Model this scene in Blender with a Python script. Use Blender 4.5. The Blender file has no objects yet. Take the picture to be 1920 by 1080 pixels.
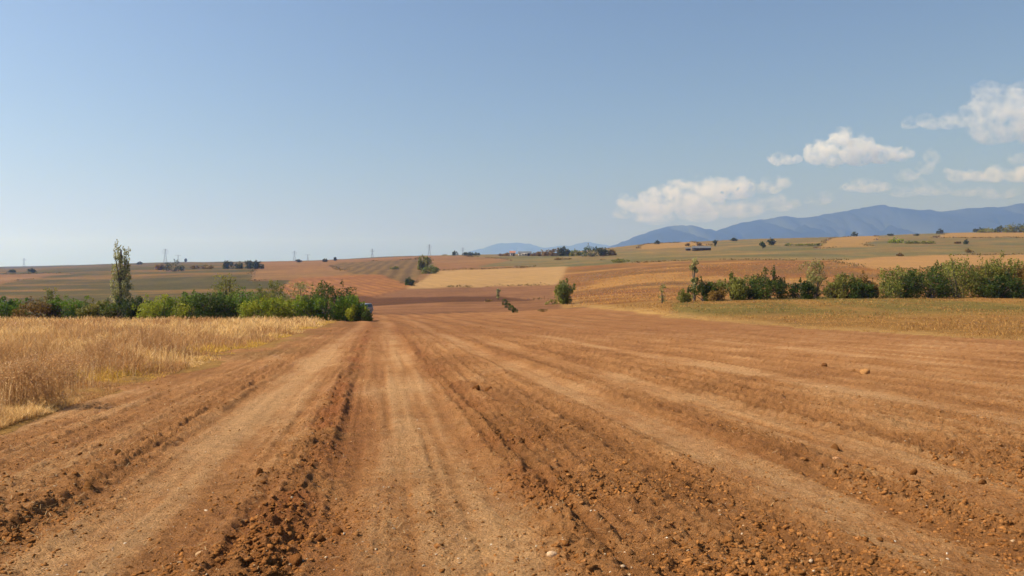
import bpy, bmesh, math, random
import numpy as np
from mathutils import Vector

# ------------------------------------------------------------------ camera, sky, sun, exposure
scene = bpy.context.scene
COL = scene.collection
F_PX, HOR, CX, CAM_Z = 1507.0, 495.0, 960.0, 1.6        # focal length and horizon row in photo pixels
cam_d = bpy.data.cameras.new('camera')
cam = bpy.data.objects.new('camera', cam_d); COL.objects.link(cam)
cam.location = (0, 0, CAM_Z); cam.rotation_euler = (math.radians(90), 0, 0)
cam_d.sensor_width = 36.0; cam_d.lens = 36.0 * F_PX / 1920.0
cam_d.shift_y = -(540.0 - HOR) / 1920.0
cam_d.clip_start = 0.1; cam_d.clip_end = 120000.0
scene.camera = cam

SUN_EL, SUN_AZ = 46.0, -96.0                               # azimuth from +Y, positive to the right (+X)
world = bpy.data.worlds.new('World'); scene.world = world
world.use_nodes = True
wn = world.node_tree.nodes; wl = world.node_tree.links
sky = wn.new('ShaderNodeTexSky'); sky.sky_type = 'NISHITA'; sky.sun_disc = False
sky.sun_elevation = math.radians(SUN_EL); sky.sun_rotation = math.radians(SUN_AZ)
sky.altitude = 200; sky.air_density = 1.0; sky.dust_density = 2.2; sky.ozone_density = 2.6
bg = wn['Background']; bg.inputs['Strength'].default_value = 0.078
wl.new(sky.outputs['Color'], bg.inputs['Color'])

sun_d = bpy.data.lights.new('sun', 'SUN'); sun_d.energy = 5.0; sun_d.angle = math.radians(0.5)
sun_d.color = (1.0, 0.93, 0.81)
sun = bpy.data.objects.new('sun', sun_d); COL.objects.link(sun)
_e, _a = math.radians(SUN_EL), math.radians(SUN_AZ)
sdir = Vector((math.sin(_a) * math.cos(_e), math.cos(_a) * math.cos(_e), math.sin(_e)))
sun.rotation_euler = sdir.to_track_quat('Z', 'Y').to_euler()
sun.location = (0, 0, 50)

vs = scene.view_settings
vs.view_transform = 'Standard'; vs.look = 'None'; vs.gamma = 1.0; vs.use_curve_mapping = False
vs.exposure = 0.6
scene.cycles.volume_bounces = 5
scene.cycles.max_bounces = 8
scene.cycles.diffuse_bounces = 2
scene.cycles.transmission_bounces = 3

rng = np.random.default_rng(7)
ALB = 0.72                                                  # display colour -> albedo

# ------------------------------------------------------------------ helpers
def lin(c, k=ALB):
    c = np.asarray(c, float) / 255.0
    return np.where(c <= 0.04045, c / 12.92, ((c + 0.055) / 1.055) ** 2.4) * k

def _hash(ix, iy, seed):
    h = (ix.astype(np.int64) * 374761393 + iy.astype(np.int64) * 668265263 + seed * 974634777) & 0xFFFFFFFF
    h = ((h ^ (h >> 13)) * 1274126177) & 0xFFFFFFFF
    h = h ^ (h >> 16)
    return (h & 0xFFFF) / 65535.0

def vnoise(x, y, seed=0):
    ix = np.floor(x); iy = np.floor(y); fx = x - ix; fy = y - iy
    fx = fx * fx * fx * (fx * (fx * 6 - 15) + 10); fy = fy * fy * fy * (fy * (fy * 6 - 15) + 10)
    a = _hash(ix, iy, seed); b = _hash(ix + 1, iy, seed)
    c = _hash(ix, iy + 1, seed); d = _hash(ix + 1, iy + 1, seed)
    return (a + (b - a) * fx) * (1 - fy) + (c + (d - c) * fx) * fy * 1.0

def fbm(x, y, octv=4, seed=0, gain=0.5):
    t = 0.0; amp = 1.0; s = 0.0
    for o in range(octv):
        t = t + amp * vnoise(x * 2.03 ** o + 17.3 * o, y * 2.03 ** o - 9.1 * o, seed + o); s += amp; amp *= gain
    return t / s                                            # 0..1

def smooth(a, b, x):
    t = np.clip((x - a) / (b - a), 0, 1); return t * t * (3 - 2 * t)

def mk_mesh(name, verts, faces, colors=None, smooth_sh=False):
    """verts (N,3); faces (M,k) one k for all, or a list of such arrays; colors (N,3)"""
    me = bpy.data.meshes.new(name)
    fl = faces if isinstance(faces, list) else [faces]
    verts = np.ascontiguousarray(verts, dtype=np.float32)
    me.vertices.add(len(verts)); me.vertices.foreach_set('co', verts.ravel())
    loops = np.concatenate([f.ravel() for f in fl]).astype(np.int32)
    sizes = np.concatenate([np.full(len(f), f.shape[1], np.int32) for f in fl])
    starts = np.concatenate([[0], np.cumsum(sizes)[:-1]]).astype(np.int32)
    me.loops.add(len(loops)); me.loops.foreach_set('vertex_index', loops)
    me.polygons.add(len(sizes)); me.polygons.foreach_set('loop_start', starts)
    if smooth_sh:
        me.polygons.foreach_set('use_smooth', np.ones(len(sizes), bool))
    me.update(calc_edges=True)
    if colors is not None:
        at = me.color_attributes.new('tone', 'FLOAT_COLOR', 'POINT')
        rgba = np.ones((len(verts), 4), np.float32); rgba[:, :3] = colors
        at.data.foreach_set('color', rgba.ravel())
    return me

def obj(name, me, mat=None, parent=None, loc=None, rot=None):
    o = bpy.data.objects.new(name, me); COL.objects.link(o)
    if mat is not None and me is not None:
        if len(me.materials) == 0: me.materials.append(mat)
    if parent is not None: o.parent = parent
    if loc is not None: o.location = loc
    if rot is not None: o.rotation_euler = rot
    return o

def tag(o, label=None, cat=None, group=None, kind=None):
    if label: o['label'] = label
    if cat: o['category'] = cat
    if group: o['group'] = group
    if kind: o['kind'] = kind
    return o

def empty(name, loc, rotz=0.0):
    o = bpy.data.objects.new(name, None); COL.objects.link(o); o.location = loc
    o.rotation_euler = (0, 0, rotz); o.empty_display_size = 0.5
    return o

# ------------------------------------------------------------------ materials
def new_mat(name):
    m = bpy.data.materials.new(name); m.use_nodes = True
    return m, m.node_tree.nodes, m.node_tree.links, m.node_tree.nodes['Principled BSDF']

def mat_plain(name, col, rough=0.6, metal=0.0, var=0.15, scale=6.0, spec=0.3):
    m, n, l, p = new_mat(name)
    tx = n.new('ShaderNodeTexNoise'); tx.inputs['Scale'].default_value = scale; tx.inputs['Detail'].default_value = 6
    tc = n.new('ShaderNodeTexCoord'); l.new(tc.outputs['Object'], tx.inputs['Vector'])
    mr = n.new('ShaderNodeMapRange'); mr.inputs['To Min'].default_value = 1 - var; mr.inputs['To Max'].default_value = 1 + var
    l.new(tx.outputs['Fac'], mr.inputs['Value'])
    mx = n.new('ShaderNodeVectorMath'); mx.operation = 'SCALE'; mx.inputs[0].default_value = col
    l.new(mr.outputs['Result'], mx.inputs['Scale']); l.new(mx.outputs['Vector'], p.inputs['Base Color'])
    p.inputs['Roughness'].default_value = rough; p.inputs['Metallic'].default_value = metal
    p.inputs['Specular IOR Level'].default_value = spec
    return m

def mat_tone(name, var=0.25, scales=((0.35, 4), (6.0, 6)), bump=0.0, bscale=20.0, bdist=0.02, hue=0.0, rough=0.95, spec=0.12):
    """material that takes its base colour from the mesh's own 'tone' attribute, broken up by world-space noise"""
    m, n, l, p = new_mat(name)
    at = n.new('ShaderNodeAttribute'); at.attribute_name = 'tone'
    geo = n.new('ShaderNodeNewGeometry')
    cur = at.outputs['Color']
    for sc_ in scales:
        sc, det = sc_[:2]; vr = sc_[2] if len(sc_) > 2 else var
        tx = n.new('ShaderNodeTexNoise'); tx.inputs['Scale'].default_value = sc; tx.inputs['Detail'].default_value = det
        tx.inputs['Roughness'].default_value = 0.65
        l.new(geo.outputs['Position'], tx.inputs['Vector'])
        mr = n.new('ShaderNodeMapRange'); mr.inputs['From Min'].default_value = 0.25; mr.inputs['From Max'].default_value = 0.75
        mr.inputs['To Min'].default_value = 1 - vr; mr.inputs['To Max'].default_value = 1 + vr
        l.new(tx.outputs['Fac'], mr.inputs['Value'])
        mx = n.new('ShaderNodeVectorMath'); mx.operation = 'SCALE'
        l.new(cur, mx.inputs[0]); l.new(mr.outputs['Result'], mx.inputs['Scale']); cur = mx.outputs['Vector']
    l.new(cur, p.inputs['Base Color'])
    p.inputs['Roughness'].default_value = rough; p.inputs['Specular IOR Level'].default_value = spec
    if bump > 0:
        tx = n.new('ShaderNodeTexNoise'); tx.inputs['Scale'].default_value = bscale; tx.inputs['Detail'].default_value = 8
        tx.inputs['Roughness'].default_value = 0.7
        l.new(geo.outputs['Position'], tx.inputs['Vector'])
        b = n.new('ShaderNodeBump'); b.inputs['Strength'].default_value = bump; b.inputs['Distance'].default_value = bdist
        l.new(tx.outputs['Fac'], b.inputs['Height']); l.new(b.outputs['Normal'], p.inputs['Normal'])
    return m

def mat_leaf(name, trans=0.35, rough=0.6):
    m, n, l, p = new_mat(name)
    at = n.new('ShaderNodeAttribute'); at.attribute_name = 'tone'
    p.inputs['Roughness'].default_value = rough; p.inputs['Specular IOR Level'].default_value = 0.2
    l.new(at.outputs['Color'], p.inputs['Base Color'])
    tr = n.new('ShaderNodeBsdfTranslucent'); l.new(at.outputs['Color'], tr.inputs['Color'])
    mx = n.new('ShaderNodeMixShader'); mx.inputs['Fac'].default_value = trans
    l.new(p.outputs['BSDF'], mx.inputs[1]); l.new(tr.outputs['BSDF'], mx.inputs[2])
    l.new(mx.outputs['Shader'], n['Material Output'].inputs['Surface'])
    return m

M_SOIL = mat_tone('tilled_soil', 0.24, ((1.3, 5, .16), (11.0, 6, .24), (48.0, 6, .40)), 1.0, 40.0, 0.09)
M_FIELD = mat_tone('field_cover', 0.20, ((0.03, 5, .16), (0.16, 6, .22), (0.7, 6, .25)), 0.8, 1.0, 0.6)
M_STUB = mat_tone('stubble', 0.10, ((0.03, 5, .10), (0.15, 6, .12), (0.7, 6, .14)), 0.5, 1.2, 0.3)
M_CLOD = mat_tone('clod_soil', 0.26, ((30.0, 4), (120.0, 4)), 0.8, 90.0, 0.02, 0, 1.0, 0.0)
M_GRASS = mat_leaf('dry_grass_blades', 0.45, 0.7)
M_LEAF = mat_leaf('leaves', 0.38, 0.6)
M_BARK = mat_plain('bark', (0.11, 0.085, 0.065), 0.9, 0, 0.35, 3.0)
M_STONE = mat_plain('pale_stone', (0.50, 0.40, 0.30), 0.85, 0, 0.3, 25.0)
M_STEEL = mat_plain('galvanised_steel', (0.20, 0.21, 0.23), 0.55, 0.3, 0.1, 2.0)
M_MOUNT = mat_tone('mountain_scrub', 0.30, ((0.0009, 6), (0.006, 5)), 0.0)

# ------------------------------------------------------------------ terrain shape
# rows of ground seen along each column of the photo: distance from the contact with what stands there
CPX = np.array([-500, 0, 300, 600, 700, 800, 950, 1060, 1200, 1350, 1600, 1920, 2400], float)
TAB = {
 60:  [618, 618, 618, 618, 618, 618, 618, 618, 615, 613, 611, 609, 609],
 80:  [607, 607, 607, 607, 607, 606, 606, 603, 597, 590, 587, 586, 586],
 110: [601, 601, 601, 600, 598, 596, 593, 586, 573, 562, 559, 559, 559],
 150: [598, 598, 598, 596, 583, 581, 578, 571, 557, 554, 553, 553, 553],
 190: [593, 593, 592, 585, 572, 567.5, 566, 563, 552, 553, 553, 553, 553],
 230: [585, 585, 584, 580, 575, 573, 569, 560, 545, 545, 548, 548, 548],
 270: [575, 575, 574, 569, 567, 566, 563, 552, 535, 530, 535, 535, 535],
 310: [563, 563, 561, 557, 556, 553, 551, 542, 522, 515, 517, 517, 517],
 360: [553, 553, 549, 547, 546, 543, 539, 530, 510, 500, 500, 499, 499],
 450: [541, 540, 535, 529, 527, 524, 518, 513, 498, 489, 487, 484, 484],
 550: [530, 529, 521, 515, 512, 509, 502, 499, 489, 481, 477, 471, 468],
 700: [519, 518, 509, 502, 499, 494, 489, 487, 478, 471, 462, 454, 450],
 900: [512, 511, 500, 493.5, 488, 484, 479.5, 477.5, 466, 461, 450, 438, 434],
 1200:[507, 506, 494.5, 490, 483.5, 480, 477, 475.5, 457.5, 450, 442.5, 432.5, 428],
 1800:[503, 502, 492, 489, 482, 478.5, 478, 477, 464, 456, 449, 441, 438],
 3000:[501, 500.5, 493, 491, 487, 485, 485, 484, 478, 474, 470, 468, 468],
 6000:[505, 505, 500, 500, 498, 497, 497, 496, 494, 493, 492, 492, 492],
 12000:[505, 505, 504, 504, 503, 503, 503, 502, 501, 500, 500, 500, 500],
 40000:[500, 500, 500, 500, 500, 500, 500, 500, 500, 500, 500, 500, 500],
}
def plane_py(Y): return HOR + F_PX * (CAM_Z / Y + 0.055)
LYS = np.log(np.array([1.0, 20, 40] + list(TAB.keys()), float))
DTAB = np.zeros((len(LYS), len(CPX)))
for i, (k, row) in enumerate(TAB.items()):
    DTAB[i + 3] = np.array(row, float) - plane_py(k)
GL = np.linspace(math.log(1.0), math.log(40000.0), 1100)
GU = np.linspace(-500, 2400, 600)
G1 = np.array([np.interp(GU, CPX, r) for r in DTAB])
GRID = np.array([np.interp(GL, LYS, G1[:, j]) for j in range(len(GU))]).T
def _blur(A, n, ax):
    k = np.exp(-0.5 * (np.arange(-3 * n, 3 * n + 1) / n) ** 2); k /= k.sum()
    P = np.pad(A, [(3 * n, 3 * n) if a == ax else (0, 0) for a in range(2)], mode='edge')
    return np.apply_along_axis(lambda v: np.convolve(v, k, 'valid'), ax, P)
GRID = _blur(_blur(GRID, 4, 0), 9, 1)

def base_z(X, Y):
    Y = np.asarray(Y, float); X = np.asarray(X, float)
    Yc = np.maximum(Y, 1.0)
    gx = np.clip((CX + F_PX * X / Yc - GU[0]) / (GU[1] - GU[0]), 0, len(GU) - 1.001)
    gy = np.clip((np.log(Yc) - GL[0]) / (GL[1] - GL[0]), 0, len(GL) - 1.001)
    i = gy.astype(int); j = gx.astype(int); a = gy - i; b = gx - j
    d = (GRID[i, j] * (1 - b) + GRID[i, j + 1] * b) * (1 - a) + (GRID[i + 1, j] * (1 - b) + GRID[i + 1, j + 1] * b) * a
    z = -0.055 * Yc - d * Yc / F_PX
    amp = np.clip((Y - 60) / 400, 0, 1)
    z = z + amp * 2.2 * (fbm(X / 90.0, Y / 90.0, 3, 5) - 0.5) + np.clip((Y - 20) / 80, 0, 1) * 0.25 * (fbm(X / 14.0, Y / 14.0, 2, 9) - 0.5)
    back = 1.1 * (1 - np.exp(np.minimum(Y, 0) / 20.0)) - 0.055
    return np.where(Y >= 1.0, z, np.where(Y > 0, -0.055 * np.maximum(Y, 1.0), back))

def px_of(X, Y, Z): return CX + F_PX * X / Y, HOR + F_PX * (CAM_Z - Z) / Y

_YS = np.exp(np.linspace(math.log(3.0), math.log(2600.0), 2600))
def depth_at(px, py, ymin=3.0, ymax=2600.0):
    """distance at which the ground along photo column px is seen at row py"""
    Z = base_z((px - CX) / F_PX * _YS, _YS)
    v = HOR + F_PX * (CAM_Z - Z) / _YS
    run = np.minimum.accumulate(v); ok = (_YS >= ymin) & (_YS <= ymax)
    hit = ok & (run <= py) & (v <= run + 0.05)
    if hit.any(): return float(_YS[np.argmax(hit)])
    vv = np.where(ok, v, 1e9); return float(_YS[np.argmin(vv)])

def ground_point(px, py, ymin=3.0, ymax=2600.0):
    Y = depth_at(px, py, ymin, ymax); X = (px - CX) / F_PX * Y
    return X, Y, float(base_z(X, Y))

# tillage strips across the near field, s = distance across the strips in metres
#            s      height rough  light reddish
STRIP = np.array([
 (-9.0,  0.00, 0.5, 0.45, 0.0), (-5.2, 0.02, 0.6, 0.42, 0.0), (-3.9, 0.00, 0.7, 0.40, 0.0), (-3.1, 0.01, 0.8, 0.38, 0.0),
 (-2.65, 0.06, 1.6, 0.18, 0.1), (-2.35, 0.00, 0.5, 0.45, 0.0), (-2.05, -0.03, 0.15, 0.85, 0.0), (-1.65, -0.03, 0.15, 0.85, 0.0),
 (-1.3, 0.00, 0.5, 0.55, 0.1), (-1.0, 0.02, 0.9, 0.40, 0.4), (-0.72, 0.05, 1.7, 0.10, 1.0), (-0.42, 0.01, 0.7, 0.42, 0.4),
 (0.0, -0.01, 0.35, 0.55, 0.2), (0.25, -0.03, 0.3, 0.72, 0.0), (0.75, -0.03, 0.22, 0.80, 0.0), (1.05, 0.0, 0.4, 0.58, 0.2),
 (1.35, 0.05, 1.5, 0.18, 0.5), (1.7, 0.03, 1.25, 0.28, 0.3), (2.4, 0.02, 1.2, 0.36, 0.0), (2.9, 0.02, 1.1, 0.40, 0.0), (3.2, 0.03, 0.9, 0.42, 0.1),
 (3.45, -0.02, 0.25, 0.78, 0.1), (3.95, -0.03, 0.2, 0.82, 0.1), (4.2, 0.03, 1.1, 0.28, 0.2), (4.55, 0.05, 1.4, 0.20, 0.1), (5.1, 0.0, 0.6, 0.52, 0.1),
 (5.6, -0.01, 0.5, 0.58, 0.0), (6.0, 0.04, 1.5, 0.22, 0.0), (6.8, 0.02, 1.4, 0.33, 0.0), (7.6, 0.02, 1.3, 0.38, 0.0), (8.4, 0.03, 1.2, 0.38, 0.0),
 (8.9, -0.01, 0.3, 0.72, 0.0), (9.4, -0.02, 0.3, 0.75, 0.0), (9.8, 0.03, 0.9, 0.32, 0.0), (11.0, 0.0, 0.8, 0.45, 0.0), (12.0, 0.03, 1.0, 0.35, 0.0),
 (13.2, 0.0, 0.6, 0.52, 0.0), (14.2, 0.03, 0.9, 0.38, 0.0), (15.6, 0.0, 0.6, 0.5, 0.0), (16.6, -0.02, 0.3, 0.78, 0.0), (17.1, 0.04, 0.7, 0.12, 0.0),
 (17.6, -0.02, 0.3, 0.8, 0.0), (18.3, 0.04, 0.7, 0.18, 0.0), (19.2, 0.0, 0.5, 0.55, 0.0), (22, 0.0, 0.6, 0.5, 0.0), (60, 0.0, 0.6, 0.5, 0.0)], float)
def strip_s(X, Y):
    return X + 0.165 * Y + 0.35 * (fbm(X * 0.02 + 3, Y / 16.0, 2, 31) - 0.5) + 0.12 * (fbm(X / 0.5, Y / 1.0, 3, 33) - 0.5)
def streak(X, Y):
    s = X + 0.165 * Y + 0.25 * (fbm(X * 0.02 + 3, Y / 16.0, 2, 31) - 0.5)
    a = fbm(s * 3.2, Y / 11.0, 3, 35, .75); b = fbm(s * 8.5 + 40, Y / 6.0, 2, 36)
    return np.clip(1.7 * (a - .5) + .9 * (b - .5) * np.clip((34 - Y) / 20, 0, 1), -.6, .6)
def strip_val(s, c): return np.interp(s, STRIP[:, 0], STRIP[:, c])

def till_mask(X, Y):
    """1 where the near ploughed field lies"""
    s = X + 0.165 * Y
    left = -4.95 + 1.5 * (fbm(X / 3.0, Y / 3.0, 3, 41) - 0.5) * np.clip(Y / 12, .4, 2)
    rx = np.interp(Y, [0, 20, 39, 55, 75, 110, 150, 400], [46, 33, 25.2, 20.5, 16.6, 12.4, 10.0, 6]) + 2.2 * (fbm(X / 5.0, Y / 5.0, 3, 43) - 0.5)
    return (s > left) & (X < rx) & (Y < 128 + 14 * (fbm(X / 14.0, Y * 0 + 3, 2, 44) - 0.5)), s - left

def soil_detail(X, Y):
    s = strip_s(X, Y)
    h, r = strip_val(s, 1), strip_val(s, 2)
    big = fbm(X / 0.55, Y / 0.75, 3, 51) - 0.5
    c1 = np.abs(fbm(X / 0.17, Y / 0.17, 3, 52, 0.6) - 0.5)
    c2 = fbm(X / 0.07, Y / 0.06, 2, 53, 0.6) - 0.5
    rip = np.sin((Y + 0.10 * fbm(X / 0.5, Y / 0.5, 2, 55)) * 2 * math.pi / 0.145 + X * 0.7) * 0.010 * smooth(0.45, 0.75, fbm(X / 1.3, Y / 2.5, 2, 56)) * np.clip(r, 0, 1.2)
    d = 0.6 * h * (0.3 + 1.4 * fbm(X / 1.1, Y / 1.3, 2, 57)) + (r + .15) * (0.035 * big + 0.085 * (0.18 - c1) + 0.05 * c2) * (1 + .12 * smooth(.8, 1.4, r)) + rip * np.clip((22 - Y) / 12, 0, 1)
    sk = streak(X, Y); d = d + 0.07 * sk * np.clip(r + .2, 0, 1)
    trk = smooth(.35, .2, r) if False else (1 - smooth(.2, .42, r))
    tread = np.sin((Y + 1.1 * np.abs(np.mod(s * 2.2, 1) - .5)) * 2 * math.pi / 0.17) * smooth(.45, .6, fbm(X / .9, Y / 1.7, 2, 58))
    d = d + .005 * trk * tread * np.clip((16 - Y) / 8, 0, 1)
    return d * np.clip((Y - 2.8) / 0.9, 0, 1)

# curved turning marks where the field breaks over the slope
def turn_marks(X, Y):
    q = (X + 0.165 * Y + 0.0016 * np.maximum(Y - 70, 0) ** 2 * 0.9) / 2.6
    return (np.sin(q * 2 * math.pi + 2.2 * fbm(X / 20, Y / 20, 2, 61)) * 0.5 + 0.5) * smooth(55, 85, Y) * (1 - smooth(125, 150, Y))

# ------------------------------------------------------------------ terrain mesh
py_near = np.arange(1300.0, 618.0, -1.45)
ys_near = CAM_Z / ((py_near - HOR) / F_PX - 0.055)
ys_near = ys_near[ys_near < 58]
ys = np.concatenate([ys_near, np.exp(np.linspace(math.log(ys_near[-1] + 0.6), math.log(1500), 320)), np.exp(np.linspace(math.log(1540), math.log(38000), 46))])
us = np.concatenate([[-9, -4, -2.2, -1.4, -1.05, -0.88, -0.80], np.linspace(-0.74, 0.74, 730), [0.80, 0.88, 1.05, 1.4, 2.2, 4, 9]])
XX = np.clip(us[None, :] * ys[:, None], -60000, 60000); YY = np.repeat(ys[:, None], len(us), 1)
ZB = base_z(XX, YY)
PX, PY = px_of(XX, YY, ZB)
tm, sl = till_mask(XX, YY)

# fields: id, object name, material, tone. The outline points are where the photo shows the edges, projected to the ground.
FIELDS = {
 0: ('dry_grass_field', M_FIELD, (178, 136, 80)),
 1: ('ploughed_field', M_SOIL, (150, 101, 58)),
 2: ('weedy_grass_field', M_FIELD, (166, 124, 72)),
 3: ('tilled_slope', M_FIELD, (148, 103, 74)),
 4: ('dark_brown_strip', M_FIELD, (104, 67, 42)),  # strip with a darker brown base tone than its neighbours
 5: ('fallow_strip', M_FIELD, (141, 99, 72)),
 6: ('stubble_field', M_STUB, (182, 145, 102)),
 7: ('furrowed_field', M_FIELD, (165, 112, 70)),
 8: ('bare_brown_field', M_FIELD, (148, 108, 72)),
 9: ('olive_pasture', M_FIELD, (104, 92, 50)),
 10: ('scrub_slope', M_FIELD, (122, 96, 62)),
 11: ('upland_pasture', M_FIELD, (130, 115, 80)),
 12: ('rusty_grass_slope', M_FIELD, (160, 111, 66)),
 13: ('pale_stubble_strip', M_STUB, (178, 136, 90)),
 14: ('hill_pasture', M_FIELD, (126, 113, 76)),
 15: ('hilltop_stubble', M_STUB, (166, 130, 80)),
 16: ('far_plain', M_FIELD, (98, 90, 72)),
}
POLY = [  # painted in this order onto ground farther than 100 m
 (9,  [(-3000, 640), (640, 640), (640, 540), (470, 515), (475, 496), (-3000, 505)], 100, 1500),
 (8,  [(470, 527), (640, 522), (770, 518), (770, 484), (560, 487), (500, 491), (480, 500)], 330, 1500),
 (8,  [(-900, 534), (0, 533), (50, 524), (95, 517), (140, 513.5), (100, 512.5), (40, 514), (-900, 520)], 330, 1500),
 (10, [(625, 498), (640, 492), (800, 486), (815, 500), (790, 515), (760, 537), (745, 540), (740, 528), (700, 515), (660, 514)], 330, 1500),
 (7,  [(560, 522), (640, 516), (720, 515), (770, 538), (775, 548), (700, 560), (560, 566), (520, 540)], 240, 800),
 (3,  [(560, 640), (690, 604), (700, 578), (720, 570), (1040, 556), (1100, 575), (1060, 640)], 100, 232),
 (4,  [(560, 580), (560, 556), (700, 556), (760, 553), (930, 554), (1000, 560), (1000, 580)], 225, 330),
 (5,  [(690, 558), (760, 541), (1045, 533), (1075, 540), (1090, 560), (1000, 562), (930, 555.5)], 225, 420),
 (11, [(800, 500), (790, 484), (860, 477), (1000, 470), (1160, 466), (1240, 490), (1180, 494), (1062, 500)], 400, 1600),
 (8,  [(815, 500), (800, 482), (860, 480), (905, 482), (960, 488), (860, 505)], 400, 1500),
 (14, [(1130, 492), (1130, 466), (1240, 440), (1920, 410), (4000, 380), (4000, 490), (1920, 480), (1640, 486), (1300, 489)], 400, 2000),
 (12, [(1060, 600), (1040, 553), (1055, 530), (1062, 500), (1180, 493), (1300, 488), (4000, 486), (4000, 640), (1300, 640)], 128, 900),
 (13, [(1560, 490), (1640, 483), (1750, 478), (4000, 474), (4000, 500), (1920, 498), (1760, 503), (1660, 508)], 330, 900),
 (15, [(1200, 463), (1210, 457), (1300, 453), (1340, 460), (1200, 468)], 500, 2000),
 (15, [(1530, 466), (1560, 447), (1640, 440), (1650, 446), (1620, 458), (1640, 463)], 500, 2000),
 (15, [(1750, 446), (1780, 436), (4000, 425), (4000, 443), (1920, 446)], 500, 2000),
 (6,  [(758, 541), (800, 522), (815, 508), (1062, 499), (1056, 516), (1044, 533.5), (900, 538)], 280, 700),
]
def in_poly(px, py, poly):
    r = np.zeros(px.shape, bool); n = len(poly)
    for i in range(n):
        x1, y1 = poly[i]; x2, y2 = poly[(i + 1) % n]
        c = ((y1 > py) != (y2 > py)) & (px < (x2 - x1) * (py - y1) / ((y2 - y1) if y2 != y1 else 1e-9) + x1)
        r ^= c
    return r
def classify(X, Y, px, py, tm):
    fid = np.where(px < 640 + 0 * px, 0, 2)
    fid = np.where((Y > 128) & (px < 560), 9, fid); fid = np.where((Y > 125) & (px > 1050), 12, fid)
    fid = np.where((Y > 128) & (px >= 560) & (px <= 1050), 3, fid)
    fid = np.where(Y > 360, np.where(px < 480, 9, np.where(px < 1150, 8, 14)), fid)
    fid = np.where(Y > 1350, 16, fid)
    jx = px + 16 * (fbm(X / (0.012 * Y + 1), Y / (0.03 * Y + 1), 3, 71) - 0.5); jy = py + 2.4 * (fbm(X / (0.02 * Y + 1), Y / (0.05 * Y + 1), 3, 72) - 0.5)
    for k, poly, y0, y1 in POLY:
        fid = np.where(in_poly(jx, jy, poly) & (Y > y0) & (Y < y1), k, fid)
    return np.where(tm, 1, fid)
FID = classify(XX, YY, PX, PY, tm)

FARK = np.array([0.84, 0.80, 0.62])
TONE = np.zeros(XX.shape + (3,))
for k, (nm, mt, c) in FIELDS.items(): TONE[FID == k] = lin(c) * FARK
# soil colours: dry crust pale, clod shade painted darker into the rough bands, wet red clay
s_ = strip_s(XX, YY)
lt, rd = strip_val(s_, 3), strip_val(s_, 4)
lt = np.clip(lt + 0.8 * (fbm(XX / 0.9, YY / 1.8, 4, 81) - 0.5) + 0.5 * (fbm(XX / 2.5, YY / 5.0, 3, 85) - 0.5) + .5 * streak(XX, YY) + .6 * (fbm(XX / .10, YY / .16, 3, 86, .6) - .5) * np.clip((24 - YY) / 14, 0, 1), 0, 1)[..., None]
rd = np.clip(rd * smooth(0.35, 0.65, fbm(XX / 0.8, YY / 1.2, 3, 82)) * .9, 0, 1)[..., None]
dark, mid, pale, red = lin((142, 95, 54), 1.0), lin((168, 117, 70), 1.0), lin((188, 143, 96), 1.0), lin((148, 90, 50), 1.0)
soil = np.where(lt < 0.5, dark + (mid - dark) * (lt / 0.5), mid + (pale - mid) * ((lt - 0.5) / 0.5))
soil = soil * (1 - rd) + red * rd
ol = smooth(0.45, 0.7, fbm(XX / 4.0, YY / 9.0, 3, 83))[..., None] * (np.clip((-2.2 - (XX + .165 * YY)) / 1.5, 0, 1) * .8)[..., None]
soil = soil * (1 - ol) + lin((140, 106, 58)) * ol
far = smooth(25, 60, YY)[..., None]
tmk = turn_marks(XX, YY)[..., None]
soil_far = lin((158, 104, 61), .74) * (0.88 + 0.24 * fbm(XX / 6, YY / 20, 3, 84)[..., None])
soil_far = soil_far * (1 - 0.45 * tmk)
m1 = (FID == 1)[..., None]
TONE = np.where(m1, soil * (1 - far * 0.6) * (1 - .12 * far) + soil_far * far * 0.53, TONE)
TONE = np.where((FID == 3)[..., None], TONE * (1 - 0.35 * tmk), TONE)
# furrow rows and drills that can be told apart in the far fields
rows7 = np.sin((XX * 0.93 + YY * 0.36) / 5.2 * 2 * math.pi + 3 * fbm(XX / 60, YY / 60, 2, 91)) * 0.5 + 0.5
TONE = np.where((FID == 7)[..., None], TONE * (0.55 + 0.72 * rows7[..., None]), TONE)
rows6 = np.sin((XX * 0.9 + YY * 0.30) / 7.0 * 2 * math.pi + 2 * fbm(XX / 50, YY / 50, 2, 92)) * 0.5 + 0.5
TONE = np.where((FID == 6)[..., None], TONE * (0.90 + 0.17 * rows6[..., None]), TONE)
rows10 = np.sin((XX * 0.97 + YY * 0.1) / 9.0 * 2 * math.pi + 3 * fbm(XX / 40, YY / 40, 2, 93)) * 0.5 + 0.5
TONE = np.where((FID == 10)[..., None], TONE * (0.65 + 0.6 * rows10[..., None]), TONE)
rows8 = np.sin((XX * 0.35 + YY * 0.94) / 16.0 * 2 * math.pi + 4 * fbm(XX / 90, YY / 90, 2, 94)) * 0.5 + 0.5
TONE = np.where(np.isin(FID, [3, 4, 5, 8, 13, 15])[..., None], TONE * (0.88 + 0.22 * rows8[..., None]), TONE)
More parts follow.
